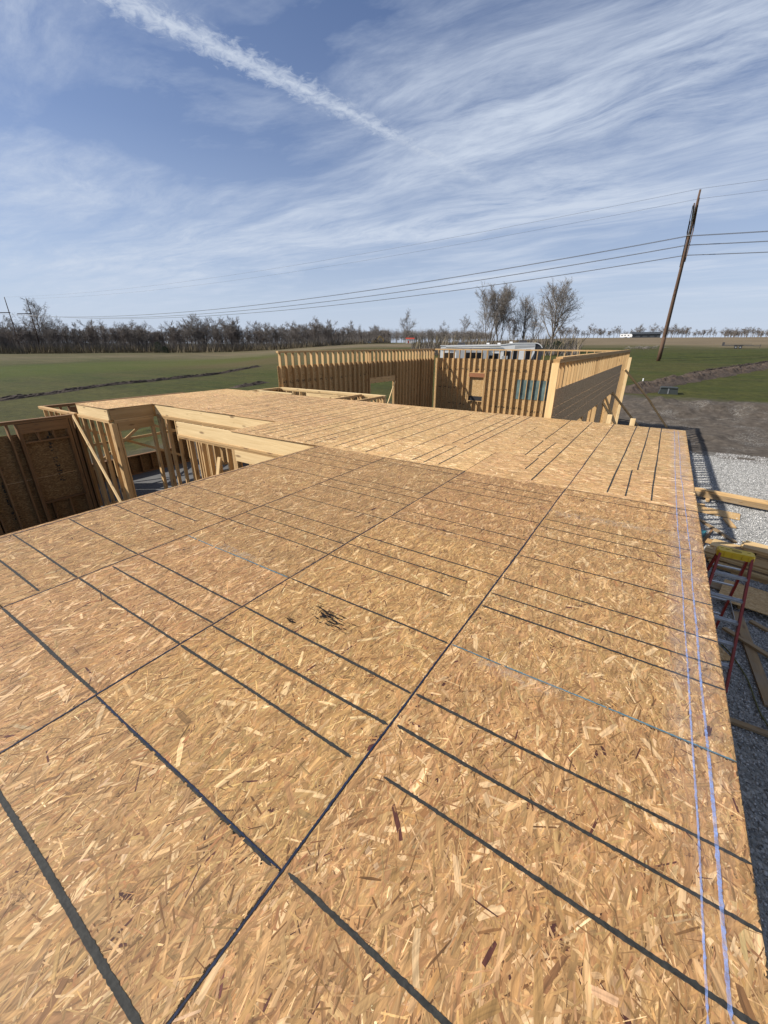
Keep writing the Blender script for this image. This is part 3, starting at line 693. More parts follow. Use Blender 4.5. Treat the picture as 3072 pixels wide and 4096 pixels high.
# house: window wall of the open room, with the sheathing stopping short of the plate
win = [(3.46, 4.44, .565, 2.425, .245, 'lumber_dark'), (1.0, 2.35, .565, 2.425, .245, 'lumber_dark')]
ww = wall('dark window wall of the open room, frame boarded over behind', 'y', -13.33, -4.5, 4.70, 2.762, .14, win, (-1, sheets(-4.5, 4.70, [0, 1.22, 2.42])), start=-4.1, mat='lumber_dark', sheath_mat='osb_brown_shaded', extra_studs=(4.52, 4.56, 4.60, 2.44, 2.48))
beam('sill', (-13.33, 3.47, 2.19), (-13.33, 4.43, 2.19), .14, .038, 'lumber_dark', ww)
for y in (3.78, 4.12): beam('cripple_stud', (-13.33, y, 2.21), (-13.33, y, 2.42), .038, .14, 'lumber_dark', ww, (1, 0, 0))
stamps(ww, 'y', -13.3935, .9, 2.3, 4.02, .13, True, seed=40)
stamps(ww, 'y', -13.3935, .2, 2.2, 2.80, .15, True, seed=41)
wall('short stud wall under the deck beside the window wall', 'x', 4.80, -13.25, -11.48, 2.762, .09, (), None, spacing=.4064, start=-12.98)
wall('narrow framed doorway in the stair well under a doubled header', 'y', -11.44, 4.86, 5.86, 2.762, .09, [(4.95, 5.76, None, 2.47, .215)], None, mat='lumber')
pp = thing('corner_post', (-11.45, 4.80, 0), 'built-up corner post of upright boards at the stair well', 'post')
for k in range(3): beam('stud', (-11.46 + .0385 * k, 4.80, .04), (-11.46 + .0385 * k, 4.80, 2.68), .0375, .089, 'lumber', pp, (0, 1, 0))
wall('stud wall along the back of the stair well under the deck edge', 'x', 5.965, -11.38, -6.6, 2.762, .09, (), None, start=-11.33, extra_studs=(-11.29, -11.25, -11.21))
wall('stud wall below the doubled edge board, with a header at its deck end', 'x', 4.79, -8.42, -4.5, 2.762, .09, [(-6.52, -4.62, None, 2.47, .215, 'lumber_pale')], None, start=-8.02, extra_studs=(-7.69, -7.40, -6.62))
# covered porch bay beyond the window wall
wall('porch front wall with pale top plate and boarded studs', 'x', 4.80, -15.95, -13.44, 2.762, .09, (), (-1, sheets(-15.95, -13.44, [0, 1.22, 2.44])), start=-15.6, sheath_mat='osb_brown_shaded')
wall('porch outer wall with a wide window opening over a low boarded base', 'y', -15.90, 4.88, 9.55, 2.762, .14, [(5.6, 8.6, .70, 2.40, .25, 'lumber_dark')], (-1, sheets(4.88, 9.55, [0, 1.22, 2.44], [(5.6, 8.6, .70, 2.44)])), mat='lumber_dark', sheath_mat='osb_brown_shaded')
wall('open stud wall between the porch and the house', 'y', -13.33, 4.86, 9.5, 2.762, .14, [(5.5, 8.9, None, 2.42, .25)], None)
for (p, q, l) in (((-15.75, 5.2, .25), (-15.55, 8.3, 2.35), 'diagonal temporary brace rising across the porch window opening'), ((-15.72, 8.9, .35), (-15.70, 5.6, 2.0), 'diagonal temporary brace falling across the porch window opening'), ((-15.62, 5.3, 1.38), (-15.62, 8.9, 1.40), 'level temporary rail across the porch window opening'), ((-15.52, 6.0, 2.55), (-15.52, 9.2, 1.2), 'steep dark brace board in the upper porch opening')):
    tag(beam('brace_board', p, q, .038, .09, 'lumber'), l, 'brace')
tag(beam('brace_board', (-13.10, 4.60, 2.745), (-8.55, 3.72, .10), .038, .09, 'lumber_pale'), 'long pale diagonal brace dropping from the deck corner into the open room', 'brace')
tag(beam('brace_board', (-6.93, 4.66, 2.50), (-7.10, 4.10, .03), .09, .038, 'lumber_pale', None, (0, 1, 0)), 'pale upright board leaning on the studs below the edge board', 'board')

# walls under the deck and rooms beyond it
wall('outer house wall under the deck edge beside the stone pad', 'y', .47, -4.4, 9.5, 2.762, .14, [(2.0, 3.2, .9, 2.4, .25)], (1, sheets(-4.4, 9.5, [0, 1.22, 2.44, 2.75], [(2.0, 3.2, .9, 2.4)])))
wall('house end wall under the deck beside the garage', 'x', 9.50, -1.85, .39, 2.762, .14, (), (1, sheets(-1.85, .39, [0, 1.22, 2.44, 2.75])))
wall('stud wall with bright top plates joining house and garage corner', 'x', 13.20, -14.30, -8.66, 2.762, .14, [(-12.6, -11.2, None, 2.42, .2)], None, mat='lumber_pale', plates=3)
wall('outer stud wall between the deck and the garage corner', 'y', -14.25, 9.7, 13.10, 2.762, .14, (), (-1, sheets(9.7, 13.1, [0, 1.22, 2.44, 2.7])))
wall('partition with a free end between the deck and the garage', 'x', 11.76, -14.1, -12.1, 2.762, .09, (), None, mat='lumber_pale')
wall('partition beside the garage doorway running back to the deck', 'y', -8.70, 9.65, 13.10, 2.762, .09, (), None)
wall('middle partition of the rooms behind the deck', 'y', -9.72, 9.65, 13.10, 2.762, .09, (), None)
wall('short closet partition behind the deck', 'x', 12.16, -10.95, -9.79, 2.762, .09, (), None, mat='lumber_pale', start=-10.5)
for x, l in ((-.78, 'short square post end standing behind the deck beside garage wall'), (-.35, 'short square post end standing alone behind the deck')):
    tag(beam('post', (x, 9.74, 0), (x, 9.74, 3.205 if x < -.5 else 3.165), .09, .09, 'lumber_pale', None, (0, 1, 0)), l, 'post')
# braces propping the garage side wall
for p, q, w_, l in (((-1.90, 26.9, 3.30), (-.35, 29.9, 1.35), .038, 'upper dark half of the long prop at the far garage corner'), ((-.55, 29.45, 1.60), (.80, 30.2, -.14), .038, 'lower bright half of the long prop at the far garage corner'),
                    ((-1.90, 22.5, 2.46), (-.15, 26.6, -.14), .038, 'middle prop leaning on the garage side wall'), ((-1.90, 20.0, 2.47), (-1.05, 23.8, -.14), .038, 'steep dark prop crossing another by the garage doors'), ((-1.90, 19.0, 2.42), (-.95, 24.2, -.14), .038, 'low dark prop crossing another by the garage doors')):
    tag(beam('prop_board', p, q, w_, .10, 'lumber'), l, 'prop')
tag(beam('brace_board', (-14.0, 20.9, .05), (-14.05, 22.55, 2.42), .038, .09, 'lumber_pale'), 'slanting brace inside the garage doorway', 'brace')
pal = thing('wood_pallet', (-12.6, 26.2, 0), 'wooden pallet lying on the floor in the garage corner', 'pallet')
for k in range(3): beam('runner', (-13.2 + .55 * k, 25.7, .05), (-13.2 + .55 * k, 26.7, .05), .09, .10, 'lumber_weathered', pal)
for k in range(6): beam('slat', (-13.25, 25.75 + .18 * k, .112), (-12.05, 25.75 + .18 * k, .112), .10, .02, 'lumber_weathered', pal)

# ------------------------------------------------------------------ stone pad and things lying on it
def gravel():
    N = 72000
    x = rng.uniform(.62, 6.5, N * 2); y = rng.uniform(2.5, 25.5, N * 2)
    keep = (rng.random(N * 2) < np.interp(y, [2, 9, 16, 26], [.75, 1, .75, .45])) & (x < .9 + .26 * y) & (y + .25 * x + (vnoise(x * 1.3, y * 1.3, 9) - .5) * 3.0 < 25.0)
    x, y = x[keep][:N], y[keep][:N]; n = len(x); z = gz(x, y)
    r = rng.lognormal(math.log(.0115), .34, n).clip(.007, .04) * np.interp(y, [3, 24], [1, 1.25])
    base = np.array([(1, 0, 0), (.2, .95, .1), (-.9, .3, 0), (-.2, -.95, -.1), (.1, .1, .75), (0, -.1, -.7)])
    F = np.array([(0, 1, 4), (1, 2, 4), (2, 3, 4), (3, 0, 4), (1, 0, 5), (2, 1, 5), (3, 2, 5), (0, 3, 5)])
    P = base[None] * (1 + rng.normal(0, .22, (n, 6, 3))); a = rng.uniform(0, 6.28, n); c, s = np.cos(a)[:, None], np.sin(a)[:, None]
    Q = np.stack([P[..., 0] * c - P[..., 1] * s, P[..., 0] * s + P[..., 1] * c, P[..., 2]], -1) * r[:, None, None]
    Q += np.stack([x, y, z + r * .3], -1)[:, None, :]
    me = bpy.data.meshes.new('gravel'); V = Q.reshape(-1, 3); L = (F[None] + (np.arange(n) * 6)[:, None, None]).reshape(-1)
    me.vertices.add(len(V)); me.vertices.foreach_set('co', V.ravel()); me.loops.add(len(L)); me.loops.foreach_set('vertex_index', L)
    me.polygons.add(n * 8); me.polygons.foreach_set('loop_start', np.arange(n * 8) * 3); me.update(calc_edges=True)
    k = rng.choice(4, n, p=[.2, .35, .3, .15]); col = np.array([(.20, .196, .188), (.32, .312, .297), (.43, .42, .40), (.55, .535, .51)])[k] * rng.lognormal(0, .12, (n, 1))
    C = np.ones((n, 8, 4)); C[..., :3] = col[:, None, :]
    me.attributes.new('stone_col', 'FLOAT_COLOR', 'FACE').data.foreach_set('color', C.ravel())
    m, nt = material('gravel_stone'); finish(nt, nt.new('ShaderNodeAttribute', attribute_name='stone_col').outputs['Color'], .9, spec=.2)
    me.materials.append(m); o = bpy.data.objects.new('gravel', me); link(o); tag(o, 'pale crushed stone spread beside the house', 'gravel', kind='stuff')
gravel()

def ladder():
    g = G0; top = 1.68; ycap = 7.40
    r = thing('step_ladder', (1.45, 7.2, g), 'red fibreglass step ladder with yellow cap standing beside the deck', 'ladder')
    L = lambda p: Vector(p) - r.location
    xs = {-1: (1.275, 1.17), 1: (1.635, 1.74)}             # x at the cap and at the foot
    fy = 6.55; by = 8.25
    def rail(name, x, y0, y1, d):
        m = MB(); p0 = Vector((x[0], y0, top - .03)); p1 = Vector((x[1], y1, g + .03)); dirv = (p1 - p0).normalized(); yv = Vector((0, 1, 0)); yv = (yv - dirv * yv.dot(dirv)).normalized(); xv = dirv.cross(yv)
        for w, h, ox in ((.075, .008, 0.0),): pass
        # channel section: web and two flanges
        sgn = 1 if x[0] > 1.45 else -1
        for (a0, a1, b0, b1) in ((-.037, .037, 0, .006), (-.037, -.030, -.024, 0), (.030, .037, -.024, 0)):
            v = []
            for p in (p0, p1): v += [p + yv * a0 * d + xv * b0 * sgn * -1, p + yv * a1 * d + xv * b0 * sgn * -1, p + yv * a1 * d + xv * b1 * sgn * -1, p + yv * a0 * d + xv * b1 * sgn * -1]
            m.add([L(q) for q in v], [(0, 1, 2, 3), (7, 6, 5, 4), (0, 4, 5, 1), (1, 5, 6, 2), (2, 6, 7, 3), (3, 7, 4, 0)])
        o = m.build(name, 'ladder_red', r)
        f = MB(); f.box((0, 0, 0), (.035, .09, .05)); f.build('foot', 'rubber', o, L((x[1], y1, g + .025)))
        return o
    for sd in (-1, 1): rail('front_rail', xs[sd], ycap - .07, fy, 1.0); rail('rear_rail', (xs[sd][0] - sd * .012, xs[sd][1] - sd * .02), ycap + .07, by, .8)
    for k in range(5):
        z = top - .30 - .305 * k; t = (top - z) / (top - g); y = (ycap - .07) * (1 - t) + fy * t
        x0 = xs[-1][0] * (1 - t) + xs[-1][1] * t; x1 = xs[1][0] * (1 - t) + xs[1][1] * t
        m = MB(); m.box((0, 0, 0), (x1 - x0 - .004, .078, .006)); m.box((0, -.036, -.016), (x1 - x0 - .004, .005, .026)); m.box((0, .036, -.016), (x1 - x0 - .004, .005, .026))
        for q in np.linspace(-.025, .025, 5): m.box((0, q, .005), (x1 - x0 - .01, .004, .003))
        st = m.build('step', 'aluminium', r, L(((x0 + x1) / 2, y, z)))
        for x, sg in ((x0, 1), (x1, -1)):
            p0 = Vector((x + sg * .012, y, z - .012))
            if k in (0, 2, 4): m = MB(); m.tube(p0 + Vector((sg * .10, 0, 0)) - r.location, p0 + Vector((0, 0, -.10)) - r.location, .006, .006, 5); m.build('step_brace', 'steel', r)
            m = MB(); m.tube(Vector((x - sg * .004, y - .02, z)) - r.location, Vector((x - sg * .010, y - .02, z)) - r.location, .007, .007, 8); m.build('rivet', 'steel', r)
    for k in range(4):
        z = top - .36 - .36 * k; t = (top - z) / (top - g); y = (ycap + .07) * (1 - t) + by * t
        x0 = xs[-1][0] * (1 - t) + xs[-1][1] * t; x1 = xs[1][0] * (1 - t) + xs[1][1] * t
        m = MB(); m.box((0, 0, 0), (x1 - x0 - .03, .03, .022)); m.build('rear_bar', 'aluminium', r, L(((x0 + x1) / 2, y, z)))
    for sd in (-1, 1):
        m = MB(); z = .70; t = (top - z) / (top - g); x = xs[sd][0] * (1 - t) + xs[sd][1] * t - sd * .015
        m.box((0, 0, 0), (.006, ((ycap + .07) * (1 - t) + by * t) - ((ycap - .07) * (1 - t) + fy * t), .02)); m.build('spreader', 'steel', r, L((x, ((ycap) * (1 - t) + (fy + by) / 2 * t), z)))
    # moulded cap: tray with a raised rim, holes and tool slots
    m = MB(); W_, D_ = .43, .19
    out = [(-W_ / 2 + .02, -D_ / 2), (W_ / 2 - .02, -D_ / 2), (W_ / 2, -D_ / 2 + .03), (W_ / 2, D_ / 2 - .03), (W_ / 2 - .02, D_ / 2), (-W_ / 2 + .02, D_ / 2), (-W_ / 2, D_ / 2 - .03), (-W_ / 2, -D_ / 2 + .03)]
    m.prism([(q[0] * 1.03, q[1] * 1.05) for q in out], 'z', -.085, -.004); m.prism([(q[0] * .97, q[1] * .94) for q in out], 'z', -.004, .006)
    for x in (-.12, -.02, .09, .17): m.box((x, -D_ / 2 - .008, -.045), (.035, .012, .07))
    cap = m.build('cap', 'ladder_yellow', r, L((1.455, ycap, top + .01)))
    m = MB()
    for x, y, rx, ry in ((.01, .0, .062, .045), (-.10, .01, .026, .018), (-.16, .035, .02, .012), (.15, .02, .02, .014), (-.05, .055, .018, .010)):
        n = 16; m.add([(x + rx * math.cos(2 * math.pi * i / n), y + ry * math.sin(2 * math.pi * i / n), .0085 + z) for z in (-.006, 0) for i in range(n)], [(i, (i + 1) % n, n + (i + 1) % n, n + i) for i in range(n)] + [tuple(range(n, 2 * n))])
    m.build('cap_recess', 'ladder_shadow', cap, (0, 0, 0))
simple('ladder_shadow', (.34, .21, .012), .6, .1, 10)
ladder()

# lumber stack: layers of boards, every board its own thing
def stack():
    yaw = R(-13.5); ux = Vector((math.cos(yaw), math.sin(yaw), 0)); uy = Vector((-ux.y, ux.x, 0)); o0 = Vector((1.78, 11.15, G0))
    for k in range(3): tag(beam('bearer', o0 + ux * (.5 + 1.5 * k) + Vector((0, 0, .045)) - uy * .05, o0 + ux * (.5 + 1.5 * k) + uy * 1.0 + Vector((0, 0, .045)), .09, .088, 'lumber_weathered'), 'timber bearer under the big lumber stack', 'bearer', 'bearers under the lumber stack')
    z = G0 + .09; nl = 16
    for layer in range(nl):
        full = layer < 12
        cols = range(4) if full else range(2, 4)
        for c in cols:
            s0 = rng.normal(.0, .07) + (0 if full else .42) + (.10 if layer % 5 == 3 else 0) - (.12 if layer in (10, 11) else 0); ln = 4.1 + rng.normal(0, .15)
            y = c * .245 + rng.normal(0, .008) - (.03 if layer in (6, 7) and c == 0 else 0)
            if layer in (3, 8) and c == 0: s0 += .28
            p = o0 + ux * s0 + uy * y + Vector((0, 0, z + .0195)); q = p + ux * ln
            tag(beam('lumber_board', p, q, .238, .037, 'lumber' if rng.random() < .55 else ('lumber_pale' if rng.random() < .7 else 'lumber_weathered')), 'sawn board in the big lumber stack beside the ladder', 'board', 'boards of the lumber stack')
        z += .0405
stack()
def ground_board(p, q, w, t, label, mat='lumber_weathered', cat='board', name='loose_board', group=None, lift=0.0):
    p = Vector((p[0], p[1], float(gz(p[0], p[1])) + t / 2 + .014 + (p[2] if len(p) > 2 else 0))); q = Vector((q[0], q[1], float(gz(q[0], q[1])) + t / 2 + .014 + (q[2] if len(q) > 2 else 0)))
    o = beam(name, p, q, w, t, mat); return tag(o, label, cat, group)
# bundle of long beams crossing the pad
for k in range(3):
    for j in range(2):
        p = Vector((1.45 + .05 * k, 16.52 + j * .10, G0 + .13 + k * .082)); tag(beam('timber', p, p + Vector((4.6, -.85 + .0, 0)), .095, .080, 'lumber_weathered' if k < 2 else 'lumber'), 'long square timber in the bundle lying across the stone pad', 'timber', 'timbers of the bundle')
for x, l in ((2.05, 'bearer block under the near end of the timber bundle'), (4.4, 'bearer block under the middle of the timber bundle')): tag(beam('bearer', (x, 16.2, G0 + .05), (x, 16.8, G0 + .05), .09, .075, 'lumber'), l, 'bearer')
ground_board((1.2, 15.35), (2.78, 15.15), .62, .012, 'wide OSB offcut lying flat near the timber bundle', 'osb', 'offcut', 'osb_offcut')
ground_board((1.3, 15.75, .0), (1.95, 15.68, .0), .16, .04, 'short yellow board beside the OSB offcut', 'lumber', 'board')
ground_board((2.40, 14.72), (2.52, 14.05), .14, .04, 'small sawn offcut on sunlit stone in front of the OSB strip', 'lumber', 'offcut')
ground_board((1.60, 14.5), (2.45, 12.9), .10, .04, 'slanting board between the OSB offcut and the lumber stack', 'lumber_weathered')
ground_board((1.55, 13.9), (1.85, 12.6), .22, .02, 'grey board end below the slanting board', 'lumber_weathered')
ground_board((1.1, 12.9), (1.75, 12.7), .55, .16, 'teal wrapped bundle half under the deck edge', 'wrap_teal', 'bundle', 'wrapped_bundle')
ground_board((1.9, 9.75, .12), (4.3, 9.25, .12), 1.0, .013, 'OSB sheet resting on blocks behind the ladder', 'osb', 'sheet', 'osb_board')
for x in (2.2, 3.6): ground_board((x, 9.3), (x, 9.9), .09, .09, 'wood block under the OSB sheet behind the ladder', 'lumber', 'block', 'wood_block', 'blocks under the sheet')
ground_board((1.45, 10.2), (2.15, 9.95), .30, .03, 'short wide board lying behind the ladder steps', 'lumber_weathered')
ground_board((2.12, 9.1), (2.26, 6.55), .15, .038, 'long plank lying on shaded stone beside the ladder', 'lumber_weathered')
ground_board((1.85, 8.30, .045), (3.2, 7.1, .045), .09, .038, 'narrow board crossing over the long plank', 'lumber_weathered')
ground_board((2.3, 8.9), (3.3, 8.1), .09, .038, 'second narrow board beyond the long plank', 'lumber_weathered')
ground_board((1.30, 8.2), (1.75, 7.35), .42, .012, 'OSB scrap lying under the ladder', 'osb', 'offcut', 'osb_offcut')
ground_board((1.0, 5.95), (3.0, 5.98), .09, .038, 'single board lying on the stone near the house', 'lumber_weathered')
ground_board((2.75, 8.3, .09), (3.4, 7.75, .09), .30, .04, 'board end overlapping the narrow boards', 'lumber_weathered')
ground_board((2.0, 13.5), (1.5, 11.2), .05, .03, 'thin dark strip of wood between stack and bundle', 'lumber_dark')
def cable(pts, r, label):
    P = [Vector((x, y, float(gz(x, y)) + .02 + r)) for x, y in pts]; Q = []
    for i in range(len(P) - 1):
        a, b, c, d = P[max(i - 1, 0)], P[i], P[i + 1], P[min(i + 2, len(P) - 1)]
        for t in np.linspace(0, 1, 8, endpoint=False): Q.append(.5 * ((2 * b) + (c - a) * t + (2 * a - 5 * b + 4 * c - d) * t * t + (3 * b - a - 3 * c + d) * t ** 3))
    Q.append(P[-1]); m = MB()
    for a, b in zip(Q[:-1], Q[1:]): m.tube(a, b, r, r, 6, False)
    tag(m.build('extension_cord', 'cable_rubber'), label, 'cord')
cable([(1.55, 8.4), (1.75, 7.9), (1.88, 7.65), (1.98, 7.35), (2.06, 7.0), (2.09, 6.6), (2.15, 6.2), (2.4, 5.6)], .011, 'dark yellow extension cord snaking over the shaded stone')
cable([(3.4, 7.6), (2.9, 7.75), (2.6, 7.8), (2.45, 7.95), (2.7, 8.1), (3.3, 8.0)], .010, 'short loop of yellow cord beside the narrow boards')

# ------------------------------------------------------------------ caravan behind the garage
def caravan():
    z0 = float(gz(-16.7, 47)); rz = math.atan2(3.72, 10.41)
    r = thing('travel_trailer', (-22.0, 45.0, z0), 'large white and grey fifth-wheel travel trailer parked behind the garage', 'travel trailer', rz=rz); r.scale = (1, 1, 1.09)
    m = MB(); prof = [(0, .75), (0, 3.35), (.15, 3.5), (6.9, 3.62), (8.0, 3.74), (10.2, 3.76), (10.25, 1.75), (8.1, 1.7), (7.9, .75)]
    m.prism(prof, 'y', 0, 2.45); m.build('body', 'paint_white', r)
    m = MB(); arc = [(10.2 + .85 * math.sin(t), 2.85 + .91 * math.cos(t)) for t in np.linspace(0, 1.75, 10)]; cap = [(10.25, 1.75)] + arc + [(10.95, 2.1), (10.75, 1.8)]; m.prism(cap, 'y', .06, 2.39); m.build('front_cap', 'rv_dark', r)
    m = MB(); m.prism([(-.05, 3.50), (6.9, 3.63), (8.0, 3.75), *[(10.2 + .86 * math.sin(t), 2.85 + .92 * math.cos(t)) for t in np.linspace(.05, 1.0, 7)], *[(10.2 + .93 * math.sin(t), 2.85 + 1.0 * math.cos(t)) for t in np.linspace(1.0, .05, 7)], (8.0, 3.83), (6.9, 3.70), (-.05, 3.57)], 'y', -.04, 2.49); m.build('roof', 'paint_white', r)
    m = MB(); m.box((3.6, -.16, 2.15), (3.6, .30, 2.1)); sl = m.build('slide_out', 'rv_grey', r)
    m = MB(); m.box((0, 0, 0), (2.0, .02, 1.1)); m.build('window', 'rv_glass', sl, (3.75, -.325, 2.35))
    for x, w, z, h in ((1.0, .95, 2.45, .75), (6.15, .50, 2.4, .8), (7.35, .62, 2.55, .95), (8.2, .34, 2.6, 1.0), (9.55, .42, 2.75, .9), (5.65, .30, 2.3, .6)):
        m = MB(); m.box((0, 0, 0), (w, .03, h)); wn = m.build('window', 'rv_glass', r, (x, -.012, z))
        m = MB()
        for a, b, c, d in ((0, h / 2 + .02, w + .08, .04), (0, -h / 2 - .02, w + .08, .04), (-w / 2 - .02, 0, .04, h), (w / 2 + .02, 0, .04, h)): m.box((a, -.012, b), (c, .02, d))
        m.build('window_frame', 'rv_dark', wn)
    for pts, mat in (([(7.0, 1.75), (8.4, 1.95), (9.3, 2.4), (9.75, 3.1), (10.0, 3.1), (9.7, 2.3), (9.0, 1.85)], 'rv_grey'), ([(9.1, 1.8), (9.9, 2.2), (10.2, 2.9), (10.22, 2.1), (9.8, 1.8)], 'rv_dark'), ([(.1, 1.2), (1.8, 1.25), (1.8, 1.5), (.1, 1.4)], 'rv_grey'), ([(5.5, 1.1), (7.6, 1.2), (7.6, 1.6), (6.3, 1.5)], 'rv_grey'), ([(.1, 3.05), (5.5, 3.2), (5.5, 3.36), (.1, 3.30)], 'rv_grey'), ([(8.1, 3.3), (10.1, 3.45), (10.15, 3.62), (8.1, 3.6)], 'rv_grey')):
        m = MB(); m.prism(pts, 'y', -.008 - .001 * len(pts), .004); m.build('stripe', mat, r)
    m = MB(); m.tube((.6, -.13, 3.42), (6.6, -.13, 3.55), .07, .07, 8); m.build('awning_roll', 'rv_grey', r)
    for x in (2.2, 8.9):
        m = MB(); m.prism([(x - .45, 3.58 if x < 5 else 3.80), (x + .45, 3.58 if x < 5 else 3.80), (x + .40, 3.86 if x < 5 else 4.08), (x - .30, 3.86 if x < 5 else 4.08)], 'y', .85, 1.6); m.build('air_conditioner', 'rv_dark', r)
    for x in (5.2, 6.4, 7.7):
        m = MB(); m.box((x, 1.2, 3.76 if x < 7 else 3.88), (.32, .32, .14)); m.build('roof_vent', 'paint_white', r)
    for x in (3.4, 4.35):
        for y in (.12, 2.33):
            m = MB(); m.tube((x, y - .12, .40), (x, y + .12, .40), .40, .40, 18); w = m.build('wheel', 'rubber', r)
            m = MB(); m.tube((x, y - .135, .40), (x, y + .135, .40), .22, .22, 12); m.build('rim', 'steel', w)
    m = MB(); m.box((4.0, 1.2, .66), (7.8, 2.2, .16)); m.build('chassis', 'rv_dark', r)
    for y in (.4, 2.0):
        m = MB(); m.tube((8.6, y, 0), (8.6, y, 1.7), .05, .05, 8); m.build('landing_leg', 'steel', r)
    m = MB(); m.box((7.15, -.02, 1.75), (.62, .03, 1.7)); m.build('door', 'rv_grey', r)
    m = MB(); m.box((-.02, 1.2, 2.4), (.03, 1.2, .6)); m.build('window', 'rv_glass', r)
    for y in (.3, 2.15):
        m = MB(); m.box((-.02, y, 1.2), (.04, .14, .3)); m.build('tail_lamp', 'red_lamp', r)
caravan()

# ------------------------------------------------------------------ power line
PH = {}
def h_frame(x, yn, yf, ph, hgt, label, arms=False):
    zb = float(gz(x, (yn + yf) / 2)); r = thing('utility_structure', (x, yn, zb), label, 'power pole', 'wooden H-frame power structures')
    for y in (yn, yf):
        m = MB(); b = float(gz(x, y)) - zb - .3; n = 6
        for i in range(n): m.tube((0, y - yn, b + (hgt + .3) * i / n), (0, y - yn, b + (hgt + .3) * (i + 1) / n), .30 - .028 * i, .30 - .028 * (i + 1), 12, i in (0, n - 1))
        m.build('pole', 'pole_wood', r, smooth=True)
    zc = hgt - 3.1 if not arms else hgt * .58 + 3.4
    if arms:
        for y in (yn, yf): beam('crossarm', (x, y - 5.0, zb + zc - .35), (x, y + .4, zb + zc), .22, .34, 'pole_wood', r)
    else: frame_timbers(r, x, yn, yf, ph, zb, zc)
    for y in ph:
        if arms: continue
        insul(r, y, yn, zc)
    PH[label] = [(x, y, zb + zc - (3.8 if not arms else .6)) for y in ph] + [(x, yn, zb + hgt), (x, yf, zb + hgt)]
    return label
def frame_timbers(r, x, yn, yf, ph, zb, zc):
    beam('crossarm', (x - .22, ph[0] - .8, zb + zc), (x - .22, ph[2] + .8, zb + zc), .16, .30, 'pole_wood', r); beam('crossarm', (x + .22, ph[0] - .8, zb + zc), (x + .22, ph[2] + .8, zb + zc), .16, .30, 'pole_wood', r)
    beam('cross_brace', (x - .32, yn, zb + zc - 1), (x - .32, yf, zb + zc - 6.5), .12, .2, 'pole_wood', r); beam('cross_brace', (x + .32, yf, zb + zc - 1), (x + .32, yn, zb + zc - 6.5), .12, .2, 'pole_wood', r)
    beam('arm_brace', (x - .36, ph[0], zb + zc), (x - .36, yn, zb + zc - 2.6), .09, .12, 'pole_wood', r); beam('arm_brace', (x - .36, ph[2], zb + zc), (x - .36, yf, zb + zc - 2.6), .09, .12, 'pole_wood', r)
def insul(r, y, yn, zc):
    m = MB(); nd = 18
    for i in range(nd):
        z = zc - .25 - i * 3.4 / nd; m.tube((0, y - yn, z), (0, y - yn, z - .06), .05, .15, 8); m.tube((0, y - yn, z - .06), (0, y - yn, z - 3.4 / nd), .04, .04, 6, False)
    m.build('insulator_string', 'insulator', r)
    m = MB(); m.box((0, y - yn, zc - 3.75), (.5, .55, .10)); m.build('clamp', 'steel', r)
A_ = h_frame(-1.55, 90, 95.6, (85.5, 92.8, 102.5), 24.6, 'tall double wooden power pole standing in the green field behind the garage')
B_ = h_frame(-246, 73.8, 81.5, (69, 76.6, 80.0), 22.5, 'pair of thin power poles with short arms standing before the hedgerow', True)
PH['C'] = [(240, y - 12, 22) for y in (85.5, 92.8, 102.5)] + [(240, 78, 30), (240, 83.6, 30)]
def span(p, q, sag, r, label, name='power_wire', offs=(0,)):
    for k, o in enumerate(offs):
        m = MB(); n = 46; Q = []
        for i in range(n + 1):
            t = i / n; Q.append(Vector((p[0] + (q[0] - p[0]) * t, p[1] + (q[1] - p[1]) * t + o, p[2] + (q[2] - p[2]) * t - sag * 4 * t * (1 - t))))
        for a, b in zip(Q[:-1], Q[1:]): m.tube(a, b, r, r, 4, False)
        tag(m.build(name, 'wire'), label, 'wire', 'overhead power wires')
for i, nm in enumerate(('near', 'middle', 'far')):
    l = ('highest of the three doubled conductor wires strung across the field', 'middle one of the three doubled conductor wires across the field', 'lowest of the three doubled conductor wires strung across the field')[i]
    span(PH[A_][i], PH[B_][i], 5.0, .030, l, offs=(-.23, .23)); span(PH[A_][i], PH['C'][i], 4.5, .030, l, offs=(-.23, .23))
for i in (3, 4):
    l = 'top thin wire joining the highest pole tips' if i == 3 else 'second thin wire joining the farther pole tips'
    span(PH[A_][i], PH[B_][i], 3.2, .016, l); span(PH[A_][i], PH['C'][i], 3.0, .016, l)

